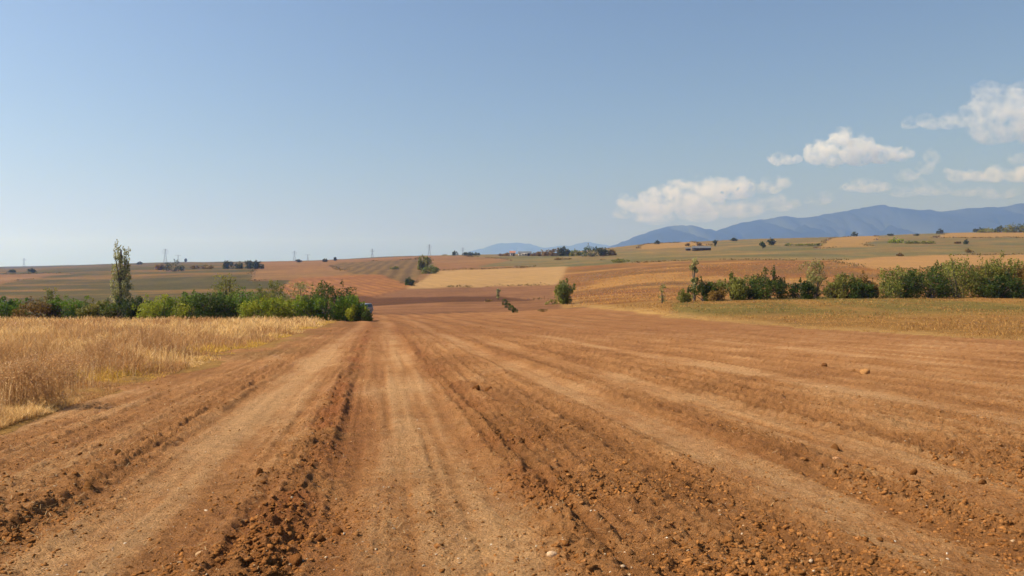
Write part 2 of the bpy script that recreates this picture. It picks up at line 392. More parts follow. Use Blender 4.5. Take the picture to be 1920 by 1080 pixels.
# plant cover varies inside the grass and pasture fields
nA = fbm(XX / 26, YY / 60, 4, 95)[..., None]; nB = fbm(XX / 70 + 4, YY / 30, 4, 96)[..., None]; nC = fbm(XX / 9, YY / 22, 4, 97)[..., None]
def mixin(ids, col, w):
    global TONE
    msk = np.isin(FID, ids)[..., None]
    TONE = np.where(msk, TONE * (1 - w) + lin(col) * FARK * w, TONE)
mixin([12], (178, 124, 62), smooth(0.5, 0.68, nA) * 0.8); mixin([12], (138, 106, 76), smooth(0.52, 0.7, nB) * 0.7); mixin([12], (140, 88, 48), smooth(0.55, 0.75, nC) * 0.6)
mixin([9], (132, 100, 56), smooth(0.5, 0.66, nB) * 0.7); mixin([9], (80, 80, 40), smooth(0.5, 0.7, nA) * 0.7)
mixin([11, 14], (116, 112, 84), smooth(0.48, 0.66, nB) * 0.8); mixin([11, 14], (152, 122, 78), smooth(0.55, 0.72, nA) * 0.7)
mixin([8], (130, 100, 70), smooth(0.5, 0.7, nA) * 0.6); mixin([3, 5], (158, 112, 82), smooth(0.5, 0.7, nC) * 0.5)
grn = smooth(70, 88, YY)[..., None] * smooth(0.40, 0.6, nC) * (PX > 1260)[..., None]
mixin([2], (122, 112, 60), grn * 0.8)
rxx = np.interp(YY, [0, 20, 39, 55, 75, 110, 150], [46, 33, 25.2, 20.5, 16.6, 12.4, 10.0])
mixin([2, 12], (200, 158, 104), ((1 - smooth(1.0, 5.5, XX - rxx)) * (YY < 165))[..., None] * .8)
TONE = np.where((FID == 12)[..., None], TONE * .80, TONE); TONE = np.where((FID == 9)[..., None], TONE * .85, TONE)
# soften the seams between fields a little
nS = fbm(XX / 140 + 7, YY / 26, 4, 99)[..., None]
mixin([9], (146, 108, 62), smooth(.54, .68, nS) * .8); mixin([9], (88, 78, 46), smooth(.56, .7, 1 - nS) * .7)
mixin([11, 14], (164, 130, 82), smooth(.56, .68, nS) * .7); mixin([11, 14], (104, 100, 66), smooth(.56, .7, 1 - nS) * .7); mixin([8], (160, 122, 80), smooth(.5, .66, nS) * .6)
nT = fbm(XX / 55 + 2, YY / 17, 4, 101)[..., None]; nU = fbm(XX / 40 - 5, YY / 22, 4, 102)[..., None]
mixin([12], (186, 140, 84), smooth(.54, .68, nT) * .75); mixin([12], (128, 98, 62), smooth(.54, .7, 1 - nT) * .65); mixin([12], (150, 96, 60), smooth(.55, .7, nU) * .6)
mixin([14, 11], (146, 114, 74), smooth(.52, .68, nU) * .7); mixin([8, 7], (140, 92, 62), smooth(.54, .7, nT) * .5)
for _ in range(3):
    T2 = TONE.copy()
    T2[1:-1, 1:-1] = (TONE[1:-1, 1:-1] * 2 + TONE[:-2, 1:-1] + TONE[2:, 1:-1] + TONE[1:-1, :-2] + TONE[1:-1, 2:]) / 6
    TONE = np.where((YY > 60)[..., None], T2, TONE)

ZD = np.where(tm, soil_detail(XX, YY), 0.0) * np.clip(sl / 0.4, 0, 1)
ZD = ZD * np.where(YY > 60, np.clip((100 - YY) / 40, 0, 1), 1)
ZD = ZD - 0.10 * turn_marks(XX, YY) * np.isin(FID, [1, 3])
ZD = np.where(FID == 7, ZD + 0.35 * rows7, ZD)
ZD = np.where((FID == 0) & (YY < 60), 0.05 * (fbm(XX / .5, YY / .5, 3, 98) - .3) * np.clip((YY - 2.8) / 1, 0, 1), ZD)
ZT = ZB + ZD
nR, nC_ = XX.shape
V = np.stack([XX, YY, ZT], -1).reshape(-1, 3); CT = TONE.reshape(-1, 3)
idx = np.arange(nR * nC_).reshape(nR, nC_)
Q = np.stack([idx[:-1, :-1], idx[:-1, 1:], idx[1:, 1:], idx[1:, :-1]], -1)
QF = FID[:-1, :-1]
for k, (nm, mt, c) in FIELDS.items():
    q = Q[QF == k]
    if len(q) == 0: continue
    used, inv = np.unique(q.ravel(), return_inverse=True)
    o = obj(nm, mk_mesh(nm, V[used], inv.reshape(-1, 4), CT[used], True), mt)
    tag(o, kind='structure')
# the ground the photographer stands on and everything behind
by = np.array([ys[0], 2, 1, 0, -3, -8, -20, -60, -200, -1000, -6000, -38000.0])
bx = np.concatenate([-np.geomspace(1, 40000, 26)[::-1], [0], np.geomspace(1, 40000, 26)])
BX, BY = np.meshgrid(bx, by); BZ = np.where(BY > 0, -0.055 * BY, 1.1 * (1 - np.exp(np.minimum(BY, 0) / 20.0)))
bi = np.arange(BX.size).reshape(BX.shape)
bq = np.stack([bi[:-1, :-1], bi[1:, :-1], bi[1:, 1:], bi[:-1, 1:]], -1).reshape(-1, 4)
o = obj('ground', mk_mesh('ground', np.stack([BX, BY, BZ], -1).reshape(-1, 3), bq, np.tile(lin((150, 102, 60)), (BX.size, 1)), True), M_SOIL)
tag(o, kind='structure')

def full_z(X, Y):
    z = base_z(X, Y); t, sl2 = till_mask(X, Y)
    return z + np.where(t, soil_detail(X, Y), 0) * np.clip(sl2 / 0.4, 0, 1)

# ------------------------------------------------------------------ mountains
def mountain(name, ridge, D, depth, seed, tone, n=420, m=70):
    px = np.linspace(ridge[0][0], ridge[-1][0], n)
    top = np.interp(px, [r[0] for r in ridge], [r[1] for r in ridge])
    top = top - 7.0 * (fbm(px / 22.0, px * 0 + 2, 5, seed, .62) - 0.5)
    H = (HOR - top) / F_PX * D + CAM_Z
    t = np.linspace(-1, 1, m)
    TT, PP = np.meshgrid(t, px, indexing='ij')
    prof = 1 - np.abs(TT) ** 1.15
    YM = D + TT * depth; XM = (PP - CX) / F_PX * D
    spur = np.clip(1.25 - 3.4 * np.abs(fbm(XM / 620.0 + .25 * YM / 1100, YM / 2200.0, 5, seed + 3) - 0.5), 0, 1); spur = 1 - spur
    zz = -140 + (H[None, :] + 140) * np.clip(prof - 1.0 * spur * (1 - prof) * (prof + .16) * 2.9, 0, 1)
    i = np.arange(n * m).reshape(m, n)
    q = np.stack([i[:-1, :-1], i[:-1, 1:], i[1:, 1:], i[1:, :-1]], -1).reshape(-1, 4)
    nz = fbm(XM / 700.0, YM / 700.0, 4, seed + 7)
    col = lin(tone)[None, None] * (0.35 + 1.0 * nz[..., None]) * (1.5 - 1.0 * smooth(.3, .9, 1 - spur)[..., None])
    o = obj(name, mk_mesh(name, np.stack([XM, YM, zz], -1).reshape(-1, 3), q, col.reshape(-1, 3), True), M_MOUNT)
    tag(o, kind='structure')
mountain('mountain_range', [(1080, 500), (1110, 478), (1140, 463), (1180, 448), (1205, 438), (1230, 429), (1255, 423), (1295, 421), (1320, 428), (1343, 431), (1365, 425), (1390, 417),
         (1420, 410), (1455, 407), (1472, 404), (1500, 406), (1535, 403), (1560, 398), (1590, 393), (1620, 387), (1655, 383), (1685, 389), (1710, 393), (1760, 394),
         (1790, 393), (1815, 390), (1850, 389), (1880, 386), (1920, 380), (2000, 372), (2150, 380), (2400, 400), (2700, 440), (2900, 500)], 12500, 3600, 201, (66, 70, 60))
mountain('distant_hills', [(840, 503), (880, 472), (915, 461), (935, 456), (960, 454), (990, 458), (1020, 462), (1055, 461), (1085, 456), (1105, 454), (1140, 459), (1200, 462), (1300, 480), (1400, 503)],
         23000, 4200, 231, (80, 84, 76), 160, 40)

# ------------------------------------------------------------------ haze
bm = bmesh.new(); bmesh.ops.create_cube(bm, size=1.0)
HB, HT = -420.0, 1280.0
for v in bm.verts: v.co = Vector((v.co.x * 124000, v.co.y * 84000, HB if v.co.z < 0 else HT))
me = bpy.data.meshes.new('haze'); bm.to_mesh(me); bm.free()
mh = bpy.data.materials.new('haze_air'); mh.use_nodes = True; hn = mh.node_tree.nodes; hn.remove(hn['Principled BSDF'])
pv = hn.new('ShaderNodeVolumePrincipled'); pv.inputs['Color'].default_value = (0.27, 0.47, 1.0, 1); pv.inputs['Absorption Color'].default_value = (1, 1, 1, 1)
pv.inputs['Density'].default_value = 1.12e-4; pv.inputs['Anisotropy'].default_value = 0.5
mh.node_tree.links.new(pv.outputs['Volume'], hn['Material Output'].inputs['Volume'])
haze = obj('haze', me, mh); tag(haze, kind='stuff')

# ------------------------------------------------------------------ clouds
def cloud_mat(name, dens, scale):
    m = bpy.data.materials.new(name); m.use_nodes = True; n = m.node_tree.nodes; l = m.node_tree.links
    n.remove(n['Principled BSDF'])
    pv = n.new('ShaderNodeVolumePrincipled'); pv.inputs['Color'].default_value = (0.99, 0.99, 0.99, 1); pv.inputs['Anisotropy'].default_value = 0.2
    tc = n.new('ShaderNodeTexCoord'); tx = n.new('ShaderNodeTexNoise'); tx.inputs['Scale'].default_value = scale
    tx.inputs['Detail'].default_value = 7; tx.inputs['Roughness'].default_value = 0.65
    l.new(tc.outputs['Object'], tx.inputs['Vector'])
    mr = n.new('ShaderNodeMapRange'); mr.inputs['From Min'].default_value = 0.44; mr.inputs['From Max'].default_value = 0.74
    mr.inputs['To Min'].default_value = 0.0; mr.inputs['To Max'].default_value = dens
    l.new(tx.outputs['Fac'], mr.inputs['Value']); l.new(mr.outputs['Result'], pv.inputs['Density'])
    l.new(pv.outputs['Volume'], n['Material Output'].inputs['Volume'])
    m.cycles.volume_step_rate = 0.35
    return m
def cloud(label, puffs, D, dens, seed):
    """puffs: (px, py, radius px, flattening)"""
    bm = bmesh.new()
    cx = sum(p[0] for p in puffs) / len(puffs); cy = sum(p[1] for p in puffs) / len(puffs)
    k = D / F_PX; r_ = random.Random(seed)
    for (x, y, r, fl) in puffs:
        for j in range(5):
            a = r_.uniform(0, 6.28); q = r_.uniform(0.2, 0.7) if j else 0
            rr = r * (1 if j == 0 else r_.uniform(0.35, 0.6))
            c = Vector(((x - cx + q * r * math.cos(a)) * k, r_.uniform(-0.6, 0.6) * r * k, (cy - y + q * r * fl * math.sin(a) * 1.05) * k))
            ret = bmesh.ops.create_icosphere(bm, subdivisions=3, radius=1.0)
            for v in ret['verts']: v.co = Vector((v.co.x * rr * k, v.co.y * rr * k, v.co.z * rr * k * fl)) + c
    me = bpy.data.meshes.new('cloud'); bm.to_mesh(me); bm.free()
    tmp = bpy.data.objects.new('tmp', me); COL.objects.link(tmp)
    md = tmp.modifiers.new('r', 'REMESH'); md.mode = 'VOXEL'; md.voxel_size = 2.6 * k
    bpy.context.view_layer.update()
    ev = tmp.evaluated_get(bpy.context.evaluated_depsgraph_get())
    me2 = bpy.data.meshes.new_from_object(ev); bpy.data.objects.remove(tmp); me2.name = 'cloud'
    me2.materials.clear()
    co = np.zeros(len(me2.vertices) * 3, np.float32); me2.vertices.foreach_get('co', co); co = co.reshape(-1, 3)
    nn = np.zeros(len(me2.vertices) * 3, np.float32); me2.vertices.foreach_get('normal', nn); nn = nn.reshape(-1, 3)
    d = 0
    for S, A in ((30 * k, 22 * k), (13 * k, 15 * k), (6 * k, 7 * k)):   # billows on billows
        q = np.abs(fbm(co[:, 0] / S + co[:, 1] / S * .7, co[:, 2] / S - co[:, 1] / S * .5, 2, seed + int(S)) - 0.5) * 2
        d = d + (q - .24) * A
    co = co + nn * (d * np.clip(.55 + .6 * nn[:, 2], .15, 1.1))[:, None]
    me2.vertices.foreach_set('co', co.ravel()); me2.update()
    o = obj('cloud', me2, cloud_mat('cloud_vapour', dens, 1 / (24 * k)), loc=((cx - CX) / F_PX * D, D, CAM_Z + (HOR - cy) / F_PX * D))
    tag(o, label, 'cloud', None)
    o['group'] = 'fair weather clouds over the mountains'
    return o
cloud('bright billowing white cloud with a heaped top floating above the mountain peaks', [(1535, 285, 26, .9), (1570, 275, 30, .95), (1610, 285, 34, .8), (1655, 290, 28, .6), (1690, 292, 20, .6), (1560, 300, 26, .5)], 13500, 0.013, 1)
cloud('small white puff trailing beside the heaped bright cloud', [(1460, 299, 15, .6), (1480, 302, 18, .4)], 13500, 0.012, 2)
cloud('long low white cloud bank lying above the left end of the mountains', [(1180, 380, 24, .5), (1225, 368, 30, .5), (1275, 362, 34, .55), (1330, 358, 36, .5), (1385, 357, 34, .5), (1440, 353, 26, .45), (1462, 348, 18, .5), (1300, 385, 50, .35), (1220, 392, 44, .3)], 22000, 0.0058, 3)
cloud('large high cloud with a long tapering streak on one side', [(1700, 237, 14, .4), (1745, 235, 22, .35), (1790, 228, 30, .5), (1830, 215, 36, .8), (1850, 190, 30, .9), (1895, 205, 44, .8), (1940, 215, 50, .7), (1870, 245, 50, .5), (1940, 250, 50, .5)], 11500, 0.0065, 4)
cloud('flat white cloud strip stretched just over the high peaks', [(1800, 332, 20, .5), (1835, 330, 24, .4), (1870, 328, 26, .45), (1910, 330, 28, .4), (1950, 331, 28, .4)], 16500, 0.0075, 5)
cloud('thin faint wisp of cloud between the heaped cloud and the flat strip', [(1705, 330, 22, .4), (1735, 318, 16, .6), (1750, 300, 12, .8)], 16000, 0.0045, 6)
cloud('faint flattened cloud just above the mountain crest', [(1590, 353, 20, .4), (1625, 351, 26, .4), (1650, 354, 18, .4)], 21000, 0.0048, 7)
cloud('little white tuft of cloud above the flat strip', [(1912, 300, 13, .6), (1925, 301, 12, .5)], 15500, 0.005, 8)

cloud('thin pale veil of cloud under the long low bank', [(1165, 402, 24, .35), (1230, 408, 40, .3), (1310, 405, 44, .3), (1390, 396, 44, .28), (1470, 384, 36, .3), (1530, 378, 26, .3)], 23500, 0.0024, 9)
cloud('dim cloud streak resting over the highest peak', [(1700, 362, 26, .3), (1750, 358, 34, .25), (1810, 362, 34, .25), (1870, 366, 30, .25)], 22500, 0.002, 10)

# ------------------------------------------------------------------ vegetation builders
def tube(path, radii, n=6):
    path = np.asarray(path, float); vs_, fs = [], []
    for i, p in enumerate(path):
        t = path[min(i + 1, len(path) - 1)] - path[max(i - 1, 0)]; t = t / (np.linalg.norm(t) + 1e-9)
        a = np.cross(t, [0.3, 1, 0.1]); a /= np.linalg.norm(a) + 1e-9; b = np.cross(t, a)
        for k in range(n):
            an = 2 * math.pi * k / n; vs_.append(p + radii[i] * (math.cos(an) * a + math.sin(an) * b))
    for i in range(len(path) - 1):
        for k in range(n):
            fs.append((i * n + k, i * n + (k + 1) % n, (i + 1) * n + (k + 1) % n, (i + 1) * n + k))
    return np.array(vs_), np.array(fs, int)
def join(parts):
    vv, ff, off = [], [], 0
    for v, f in parts:
        vv.append(v); ff.append(f + off); off += len(v)
    return np.concatenate(vv), np.concatenate(ff)

def leaves(P, size, r, upright=0.0):
    n = len(P)
    a = r.normal(size=(n, 3)); a[:, 2] += upright * 3; a /= np.linalg.norm(a, axis=1)[:, None]
    b = np.cross(a, r.normal(size=(n, 3))); b /= np.linalg.norm(b, axis=1)[:, None] + 1e-9
    s = (size * r.uniform(0.6, 1.4, n))[:, None]
    v = np.stack([P - a * s, P + b * s * 0.55, P + a * s, P - b * s * 0.55], 1).reshape(-1, 3)
    return v, np.arange(4 * n).reshape(n, 4)

PAL = {  # leaf colours (display values)
 'green': [(70, 92, 28), (52, 72, 24), (88, 104, 34)], 'dark': [(46, 60, 24), (58, 70, 28), (36, 46, 22)],
 'lime': [(108, 114, 38), (86, 100, 32), (122, 122, 42)], 'olive': [(92, 92, 50), (78, 82, 44), (110, 104, 58)],
 'grey': [(104, 102, 74), (90, 90, 62), (118, 112, 82)], 'rust': [(98, 76, 46), (82, 66, 40), (112, 88, 52)],
 'poplar': [(116, 114, 86), (100, 100, 74), (134, 130, 104)], 'far': [(52, 58, 40), (62, 66, 44), (46, 50, 38)],
 'brown': [(104, 82, 58), (88, 72, 52), (120, 96, 66)], 'midgreen': [(86, 92, 48), (70, 78, 38), (104, 104, 58)],
}
def make_plant(name, label, cat, group, loc, h, w, style='bush', pal='green', n=3000, leaf=0.14, seed=0, lean=0.0):
    r = np.random.default_rng(seed + 1000)
    root = empty(name, loc); tag(root, label, cat, group)
    blobs = []
    if style == 'bush':
        K = int(r.integers(9, 14))
        for i in range(K):
            x = r.uniform(-0.42, 0.42); yv = r.uniform(-0.35, 0.35)
            top = (1 - (2 * abs(x)) ** 2.2 * 0.55) * r.uniform(0.62, 1.0)
            rad = r.uniform(0.17, 0.30)
            blobs.append((x * w, yv * w, max(top - rad * .9, rad * .6) * h, rad * w * 0.8, rad * h * 0.95))
            if i % 2 == 0: blobs.append((x * w * 1.05, yv * w, rad * h * 0.7, rad * w * 0.9, rad * h * 0.9))
        for i in range(20):      # shoots that break the outline
            x = r.uniform(-0.5, 0.5)
            blobs.append((x * w, r.uniform(-.3, .3) * w, h * r.uniform(0.5, 1.0) * (1 - (2 * abs(x)) ** 2 * .4), r.uniform(.025, .06) * w, r.uniform(.08, .17) * h))
    elif style == 'poplar':
        for (ox, hh, nb, wd) in ((-0.14, 1.0, 70, .9), (0.26, 0.93, 60, .75), (-0.34, 0.72, 40, .6), (0.05, 0.8, 50, .8), (0.36, 0.6, 30, .6)):
            for i in range(nb):
                t = r.uniform(0.10, 1.0); wid = math.sin(math.pi * min(1, max(0.05, 1.04 - t)) ** 0.7) * 0.5 + .1
                blobs.append((ox * w * (0.45 + 0.55 * t) + r.normal() * 0.10 * w * wid * wd, r.normal() * 0.16 * w, (t * hh - .03) * h, 0.10 * w * (1.35 - .6 * t), 0.045 * h))
    elif style == 'tree':
        for i in range(12):
            a = r.uniform(0, 6.28); q = r.uniform(0, 0.32) * (1.0 if i % 2 else .8)
            z = r.uniform(0.22, 0.84)
            rad = r.uniform(0.15, 0.24)
            blobs.append((q * w * math.cos(a), q * w * math.sin(a), z * h, rad * w, rad * h * 0.75))
        for i in range(7):
            a = r.uniform(0, 6.28); blobs.append((.4 * w * math.cos(a), .4 * w * math.sin(a), r.uniform(.35, .9) * h, .07 * w, .08 * h))
    elif style == 'wispy':
        for i in range(60):
            t = r.uniform(0.05, 0.95); x = r.normal() * 0.22 * (1.1 - t * .6)
            blobs.append((x * w, r.normal() * .18 * w, t * h, 0.11 * w, 0.10 * h))
    elif style == 'column':
        for i in range(22):
            t = r.uniform(0.05, 0.96); blobs.append((r.normal() * .14 * w, r.normal() * .14 * w, t * h, .26 * w, .05 * h))
    B = np.array(blobs); vol = B[:, 3] ** 2 * B[:, 4]; p = vol ** 0.6; p /= p.sum()
    pick = r.choice(len(B), n, p=p)
    d = r.normal(size=(n, 3)); d /= np.linalg.norm(d, axis=1)[:, None]
    q = r.uniform(0, 1, n) ** 0.33
    P = B[pick, :3] + d * q[:, None] * B[pick][:, [3, 3, 4]]
    P[:, 2] = np.abs(P[:, 2]) + 0.02 * h
    P[:, 0] += lean * P[:, 2]
    v, f = leaves(P, np.full(n, leaf), r, 0.5 if style in ('poplar', 'column') else 0.0)
    pc = np.array([lin(c, 1.65) * [1.0, 0.98, 0.62] for c in PAL[pal]])
    bc = r.integers(0, len(pc), len(B)); mixw = r.uniform(0, 1, (n, 1))
    col = pc[bc[pick]] * (1 - 0.4 * mixw) + pc[r.integers(0, len(pc), n)] * 0.4 * mixw
    col = col * r.uniform(0.75, 1.25, (n, 1))
    dead = r.uniform(0, 1, n) < 0.05
    col[dead] = lin((132, 104, 66), 0.6)
    obj('crown', mk_mesh('crown', v, f, np.repeat(col, 4, 0)), M_LEAF, root)
    # stems and limbs reaching into the crown
    parts = []
    tr = 0.022 * h + 0.01 * w
    if style in ('tree', 'poplar', 'column'):
        zt = (0.5 if style == 'tree' else 0.9) * h
        path = [(0, 0, -0.15), (0.01 * w, 0, zt * .35), (-.01 * w, 0.01 * w, zt * .7), (0.0, 0, zt)]
        parts.append(tube(path, [tr * 1.3, tr, tr * .75, tr * .35], 7)); base = np.array([0, 0, zt * .45]); nl = 7
    else:
        base = np.array([0, 0, -0.05]); nl = 9
    for i in range(nl):
        b = B[r.integers(0, len(B))]
        st = base + np.array([r.uniform(-.06, .06) * w, r.uniform(-.06, .06) * w, 0]) if style not in ('tree', 'poplar', 'column') else base * r.uniform(.6, 1.5)
        e = np.array([b[0] + lean * b[2], b[1], b[2]]); mpt = (st + e) / 2 + np.array([0, 0, .05 * h])
        k = .5 if style in ('tree', 'poplar', 'column') else .55
        parts.append(tube([st, mpt, e], [tr * k, tr * k * .7, tr * k * .3], 5))
    tv, tf = join(parts)
    obj('trunk' if style in ('tree', 'poplar', 'column') else 'stems', mk_mesh('stems', tv, tf, None, True), M_BARK, root)
    return root

_seed = [0]
def plant(px, base, top, wpx, style, pal, name, label, cat, group=None, ymin=3.0, ymax=2600.0, n=None, Y=None, lean=0.0):
    _seed[0] += 1
    if Y is None: X, Y, Z = ground_point(px, base, ymin, ymax)
    else: X = (px - CX) / F_PX * Y; Z = float(base_z(X, Y))
    zt = CAM_Z + (HOR - top) / F_PX * Y
    h = max(zt - Z, 0.3); w = wpx / F_PX * Y
    hp = h / Y * 804                                         # height in render pixels
    leaf = max(0.05, 0.84 * Y / 804)
    if n is None: n = int(np.clip(7.5 * (h / Y * 804) * (w / Y * 804), 170, 6200))
    if hp < 14: leaf *= 0.85
    return make_plant(name, label, cat, group, (X, Y, Z - 0.03), h, w, style, pal, n, leaf, _seed[0], lean)

# ------------------------------------------------------------------ hedge on the left of the field
HL = 'bushes of the long hedge behind the dry grass'
def hl(px, top, w, pal, label, style='bush', base=599, Y=None, name='bush', cat='bush', n=None):
    plant(px, base, top, w * 1.2, style, pal, name, label, cat, HL, Y=Y, n=n)
G_LOW = 'low green bush in the hedge on the poplar\'s outer side'
for px, top, w in ((-60, 552, 90), (18, 556, 74), (130, 553, 84)):
    hl(px, top, w, 'green', G_LOW, Y=98 + (px % 7))
hl(72, 560, 62, 'rust', 'bush with dull reddish brown leaves among low green hedge bushes', Y=101)
hl(95, 540, 30, 'olive', 'thin olive shrub poking up behind the reddish hedge bush', 'wispy', Y=112, n=900)
hl(182, 560, 66, 'olive', 'olive green hedge bush just outside the tall poplar\'s foot', Y=100)
hl(222, 556, 74, 'dark', 'dark olive bush directly in front of the tall poplar', Y=99)  # dark leaf palette over the whole crown
hl(268, 558, 56, 'dark', 'small dark bush between the poplar and the lime green bush', Y=99)
hl(306, 553, 80, 'lime', 'bright lime yellow bush standing near the poplar in the hedge', Y=96)
hl(356, 549, 74, 'green', 'rounded green bush between the lime bush and the hedge\'s tall shrubs', Y=98)
hl(425, 516, 88, 'olive', 'tall thin olive shrub rising at the back of the hedge', 'wispy', Y=118, n=3000)
hl(400, 546, 92, 'dark', 'dark green bush at the foot of the tall thin olive shrub', Y=98)
hl(446, 538, 82, 'green', 'broad green bush in front of the tall thin olive shrub', Y=100)
hl(508, 528, 64, 'olive', 'dull olive shrub behind the bright low bushes in mid hedge', 'bush', Y=116)
hl(565, 530, 80, 'grey', 'grey brown half bare shrub behind the bright low bushes', 'wispy', Y=120, n=1600)
hl(498, 556, 72, 'lime', 'low yellow green bush in mid hedge below the dull olive shrub', Y=96)
hl(545, 553, 76, 'lime', 'low yellow green bush below the half bare grey shrub', Y=97)
hl(590, 549, 62, 'green', 'green bush leaning on the big dark bush near the hedge end', Y=98)
hl(622, 524, 82, 'dark', 'biggest dark green bush near the hedge end by the parked car', Y=101)
hl(652, 550, 50, 'green', 'medium green bush next to the biggest dark bush at the hedge end', Y=99)
hl(668, 562, 36, 'lime', 'small yellowish bush partly hiding the parked car', Y=98)
hl(682, 580, 26, 'dark', 'smallest dark bush at the very end of the hedge below the car', Y=97)
plant(227, 597, 453, 42, 'poplar', 'poplar', 'poplar_tree', 'tall slender poplar with two leaders rising above the long hedge', 'tree', Y=128, n=6000)

# ------------------------------------------------------------------ hedge on the right
HR = 'shrubs of the broken hedge across the weedy field'
def hr(px, base, top, w, style, pal, label, name='shrub', cat='shrub', Y=None, n=None):
    plant(px, base, top, w * 1.22, style, pal, name, label, cat, HR, Y=Y, n=n)
hr(1302, 558, 482, 15, 'column', 'poplar', 'young column shaped poplar at the end of the broken hedge', 'young_poplar', 'tree', Y=118, n=900)
hr(1318, 559, 520, 44, 'bush', 'dark', 'dark green shrub at the foot of the young column poplar', Y=114)
hr(1284, 559, 541, 24, 'bush', 'olive', 'low olive shrub outside the young column poplar', Y=113)
hr(1242, 560, 533, 16, 'wispy', 'grey', 'lone grey half dead stalky shrub apart from the hedge end', Y=113, n=220)
hr(1345, 558, 538, 30, 'bush', 'rust', 'low rusty brown shrub filling a gap beside the dark shrub', Y=112)
hr(1370, 558, 514, 46, 'bush', 'midgreen', 'round mid green shrub next to the low rusty one', Y=114)
hr(1404, 558, 516, 40, 'wispy', 'midgreen', 'thin see through green shrub between two fuller ones', Y=116, n=1200)
hr(1440, 558, 506, 58, 'bush', 'dark', 'full dark green shrub beside the open gap of the broken hedge', Y=115)
hr(1505, 557, 524, 34, 'bush', 'dark', 'small dark shrub at the foot of the grey feathery one', Y=113)
hr(1528, 557, 488, 52, 'wispy', 'grey', 'tall grey green feathery shrub in mid hedge', Y=116, n=2400)
hr(1556, 557, 528, 30, 'wispy', 'olive', 'short thin olive shrub beside the grey feathery one', Y=114, n=600)
hr(1584, 557, 513, 46, 'bush', 'olive', 'olive shrub between the feathery shrub and the reddish topped one', Y=114)
hr(1618, 557, 511, 38, 'bush', 'rust', 'dark shrub with reddish brown top before the second gap', Y=114)
hr(1612, 557, 526, 40, 'bush', 'dark', 'low dark shrub in front of the reddish topped one', Y=112)
hr(1662, 558, 528, 30, 'wispy', 'olive', 'thin pale shrub at the edge of the thick green clump', Y=115, n=500)
hr(1695, 558, 498, 76, 'bush', 'midgreen', 'broad green shrub beginning the thick clump', Y=114)
hr(1742, 559, 496, 84, 'bush', 'dark', 'wide dark green shrub inside the thick clump', Y=112)
hr(1798, 558, 480, 88, 'bush', 'midgreen', 'tallest broad green shrub of the thick clump', Y=115)
hr(1846, 557, 488, 68, 'bush', 'olive', 'olive green shrub beside the tallest broad one', Y=114)
hr(1890, 558, 479, 60, 'bush', 'midgreen', 'tall narrow green shrub with a pointed top in the clump', Y=114)
hr(1872, 559, 512, 56, 'bush', 'dark', 'low dark shrub in front of the tall pointed one', Y=111)
hr(1922, 559, 495, 50, 'bush', 'rust', 'reddish brown shrub closing the thick clump', Y=112)
hr(1990, 559, 492, 80, 'bush', 'midgreen', 'green shrub beyond the reddish brown one', Y=114)

# ------------------------------------------------------------------ lone plants in mid field
plant(1060, 571, 523, 40, 'bush', 'midgreen', 'round_tree', 'small round leafy tree standing alone at the edge of the ploughed field', 'tree', None, Y=150, n=3600)
_m = make_plant
WD = 'dark weeds along the furrow end'
plant(934, 562, 540, 10, 'column', 'poplar', 'tall_weed', 'tall pale leafy weed standing on the bare slope', 'weed', None, ymin=130, n=260)
for px, b, t, w in ((946, 572, 558, 12), (952, 577, 564, 12), (959, 582, 570, 13), (965, 586, 576, 11)):
    plant(px, b, t, w, 'bush', 'dark', 'dark_weed', 'small dark weed in the slanting row below the tall pale weed', 'weed', WD, ymin=100, n=160)
plant(917, 566, 560, 16, 'bush', 'brown', 'low_weed', 'low brown weed patch beside the tall pale weed', 'weed', None, ymin=120, n=140)
plant(1018, 584, 579, 20, 'bush', 'brown', 'low_weed', 'low brown weed patch near the lone round tree', 'weed', None, ymin=90, n=160)
plant(1036, 575, 560, 26, 'bush', 'olive', 'low_weed', 'yellowish weed patch touching the lone round tree', 'weed', None, Y=152, n=260)

# ------------------------------------------------------------------ trees and bushes on the far fields
FT = 'scattered trees on the far fields'
def ft(px, base, top, w, style, pal, label, name='far_tree', cat='tree', ymin=300, n=None):
    plant(px, base, top, w, style, pal, name, label, cat, FT, ymin=ymin, n=n)
ft(796, 506, 478, 24, 'bush', 'olive', 'grey green tree at the corner of the tan stubble field')
ft(808, 513, 496, 32, 'bush', 'midgreen', 'round green bush at the corner of the tan stubble field', 'far_bush', 'bush')
ft(768, 536, 519, 18, 'bush', 'dark', 'dark bush where the furrowed field meets the stubble field', 'far_bush', 'bush', 280)
ft(740, 505, 499, 16, 'bush', 'olive', 'small bush on the striped scrub slope', 'far_bush', 'bush')
ft(326, 509, 487, 30, 'bush', 'far', 'dark clump of trees beside the tall power pylon', n=500)
ft(302, 506, 493, 24, 'bush', 'brown', 'brownish bush touching the dark clump beside the pylon', 'far_bush', 'bush')
for px, w in ((366, 18), (390, 22)):
    ft(px, 504, 497, w, 'bush', 'rust', 'low brown bush between the pylon clump and the tree row', 'far_bush', 'bush')
ft(428, 504, 488, 20, 'bush', 'far', 'rounded dark tree at one end of the short tree row on pasture')
ft(447, 504, 491, 16, 'bush', 'far', 'smallest tree of the short tree row on pasture')
for px in (466, 484):
    ft(px, 504, 488.5, 24, 'bush', 'far', 'dense dark tree of the joined pair in the short tree row')
for px, t in ((58, 503), (22, 505)):
    ft(px, 511, t, 16, 'bush', 'far', 'tiny dark bush on the far grey pasture', 'far_bush', 'bush')
for px, b, t, w in ((262, 496, 490, 9), (348, 490, 485, 5), (560, 492, 486, 11), (609, 491, 484, 7), (628, 489, 482, 5)):
    ft(px, b, t, w, 'bush', 'far', 'tiny dark tree on the flat skyline among the pylons', ymin=800)
